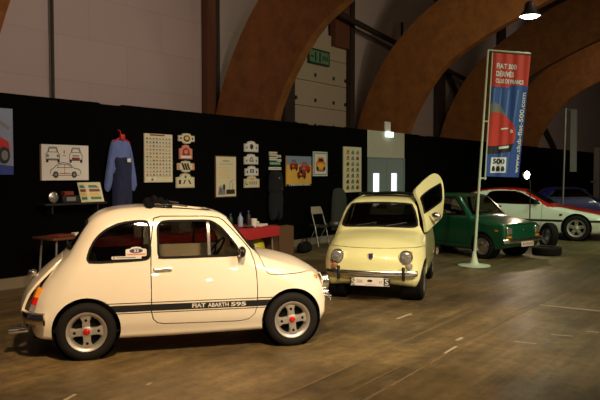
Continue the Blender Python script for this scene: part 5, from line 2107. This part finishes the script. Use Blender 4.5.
# second flag further back, seen almost edge on
F2 = Vector((20.2, 5.36, 0))
t = tag(empty('flag_stand', F2), 'thin flag pole with a narrow grey strip banner beyond the white coupe', 'flag stand')
MB().lathe([(0, 0), (.26, 0), (.26, .012), (.05, .04), (.03, .2), (0, .2)], (0, 0, 0), (0, 0, 1), 24).build('foot', ['grey_metal'], t)
MB().tube([(0, 0, .1), (.03, -.05, 3.45)], [.03, .024], 10).build('pole', ['grey_metal'], t)
MB().tube([(.03, -.05, 3.43), (.20, -.28, 3.43)], .014, 8).build('top_arm', ['grey_metal'], t)
o = MB().box(.12, .22, -.32, -.16, 1.66, 3.42).build('strip_banner', ['grey_ink'], None, F2)
tag(o, 'narrow plain grey banner hanging on the far thin pole', 'banner')

# floodlight on a stand by the green car
L0 = Vector((15.12, 4.70, 0))
t = tag(empty('floodlight', L0), 'small lit floodlight on a thin black stand in front of the white coupe', 'lamp')
MB().lathe([(0, 0), (.15, 0), (.15, .012), (.02, .03), (0, .03)], (0, 0, 0), (0, 0, 1), 24).build('foot', ['black'], t)
MB().tube([(0, 0, .02), (0, 0, 1.42), (-.02, .03, 1.50)], .013, 8).build('pole', ['black'], t)
ax = Vector((-.62, .30, -.35)).normalized()
hc = Vector((-.085, .055, 1.58))
hd = MB().lathe([(.03, -.10), (.06, -.07), (.085, 0), (.09, .03), (.082, .03)], hc, ax, 24).build('lamp_head', ['black'], t)
axc = Vector((-.75, -.45, -.25)).normalized()
MB().ell(hc + Vector((-.03, -.02, -.0)), (.058, .058, .085)).build('bulb', ['spot_lit'], hd)

# hanging high-bay lamp
HB = Vector((14.08, 4.43, 4.80))
t = tag(empty('ceiling_lamp', HB), 'round lit hall lamp hanging between the timber arches', 'lamp')
MB().lathe([(.05, .30), (.10, .26), (.12, .12), (.20, .03), (.215, 0), (.20, 0)], (0, 0, 0), (0, 0, 1), 32).build('housing', ['dark_metal'], t)
MB().lathe([(.20, .012), (.12, -.03), (0, -.045)], (0, 0, 0), (0, 0, 1), 32).build('diffuser', ['lamp_lit'], t)
MB().tube([(0, 0, .29), (0, 0, 1.6)], .012, 8).build('suspension_rod', ['dark_metal'], t)

# far post
t = tag(empty('steel_post', (25.2, 5.55, 0)), 'dark grey steel post with cross arm behind the blue car', 'post')
MB().box(-.09, .09, -.09, .09, 0, 2.5).build('upright', ['grey_metal'], t)
MB().box(-.75, .05, -.03, .03, 1.30, 1.36).build('cross_arm', ['grey_metal'], t)

# ------------------------------------------------------------------ light
wd = bpy.data.worlds.new('World')
SC.world = wd
wd.use_nodes = True
wd.node_tree.nodes['Background'].inputs[0].default_value = (0.80, 0.62, 0.58, 1)
wd.node_tree.nodes['Background'].inputs[1].default_value = 0.02


def light(kind, name, loc, target, power, col, size=.3, spot=60, blend=.6):
    d_ = bpy.data.lights.new(name, kind)
    d_.energy = power
    d_.color = col
    if kind == 'AREA':
        d_.shape = 'DISK'
        d_.size = size
    else:
        d_.shadow_soft_size = size
    if kind == 'SPOT':
        d_.spot_size = math.radians(spot)
        d_.spot_blend = blend
    o = bpy.data.objects.new(name, d_)
    o.location = loc
    if target is not None:
        o.rotation_euler = (Vector(target) - Vector(loc)).to_track_quat('-Z', 'Y').to_euler()
    COL.objects.link(o)
    return o


WARM = (1.0, .71, .43)
NEUT = (1.0, .84, .58)
GRN = (.76, 1.0, .62)
light('SPOT', 'key_lamp', (1.2, .2, 6.0), (4.9, 4.6, .4), 2600, WARM, .25, 52, .9)
light('SPOT', 'second_lamp', (4.5, -2.2, 6.2), (8.0, 4.2, .4), 2500, (1.0, .90, .68), .25, 55, .9)
light('SPOT', 'third_lamp', (11.0, -1.5, 6.2), (13.5, 4.5, .3), 780, GRN, .25, 60, .9)
light('SPOT', 'coupe_lamp', (15.5, -1.0, 6.2), (18.0, 4.6, .4), 850, GRN, .25, 60, .9)
for i, (x, y) in enumerate(((2.0, -3), (6.0, -4), (10.5, -4.5), (0.5, 2.5), (7.5, .5), (4.0, -6))):
    light('POINT', 'bay_lamp', (x, y, 6.3), None, 80, NEUT if i % 2 else WARM, .18)
light('POINT', 'hanging_lamp_glow', (14.08, 4.43, 4.65), None, 90, GRN, .2)
light('SPOT', 'floodlight_glow', tuple(L0 + hc + ax * .10), (12.3, 4.8, .9), 45, (1.0, .72, .5), .05, 120, .6)
for i in range(9):
    light('POINT', 'far_bay_lamp', (-7.0 + 3.2 * i, -12.0 - .35 * i, 5.2), None, 150, NEUT, .14)
for i in range(7):
    light('POINT', 'far_bay_lamp', (-7.0 + 3.6 * i, -16.0, 4.2), None, 120, WARM, .14)
light('SPOT', 'wall_wash', (6.0, 1.0, 6.4), (7.6, 11.3, 4.9), 1050, (1.0, .86, .80), .4, 66, .9)
light('SPOT', 'wall_wash', (14.0, 1.0, 6.0), (18.5, 11.3, 4.6), 480, (1.0, .84, .68), .4, 76, .9)
light('SPOT', 'wall_wash', (27.0, 1.0, 6.0), (38.0, 11.3, 5.0), 700, (1.0, .88, .74), .4, 80, .9)  # added spot without a fixture, brightens the far end of the wall
light('SPOT', 'poster_wash', (9.0, 3.0, 6.0), (9.6, 8.9, 1.8), 110, (1.0, .84, .70), .3, 85, .9)

# ------------------------------------------------------------------ camera
cd = bpy.data.cameras.new('Camera')
cd.sensor_width = 36
cd.lens = 683.19 / 600 * 36
cd.clip_end = 200
cam = bpy.data.objects.new('Camera', cd)
yaw, pitch = .94438, .03939
fwd = Vector((math.sin(yaw) * math.cos(pitch), math.cos(yaw) * math.cos(pitch), -math.sin(pitch)))
cam.location = (0, 0, 1.623)
cam.rotation_euler = fwd.to_track_quat('-Z', 'Y').to_euler()
COL.objects.link(cam)
SC.camera = cam
SC.view_settings.view_transform = 'Standard'
SC.view_settings.look = 'None'
SC.view_settings.exposure = 0
SC.cycles.use_denoising = True
SC.cycles.max_bounces = 6
SC.cycles.transparent_max_bounces = 16
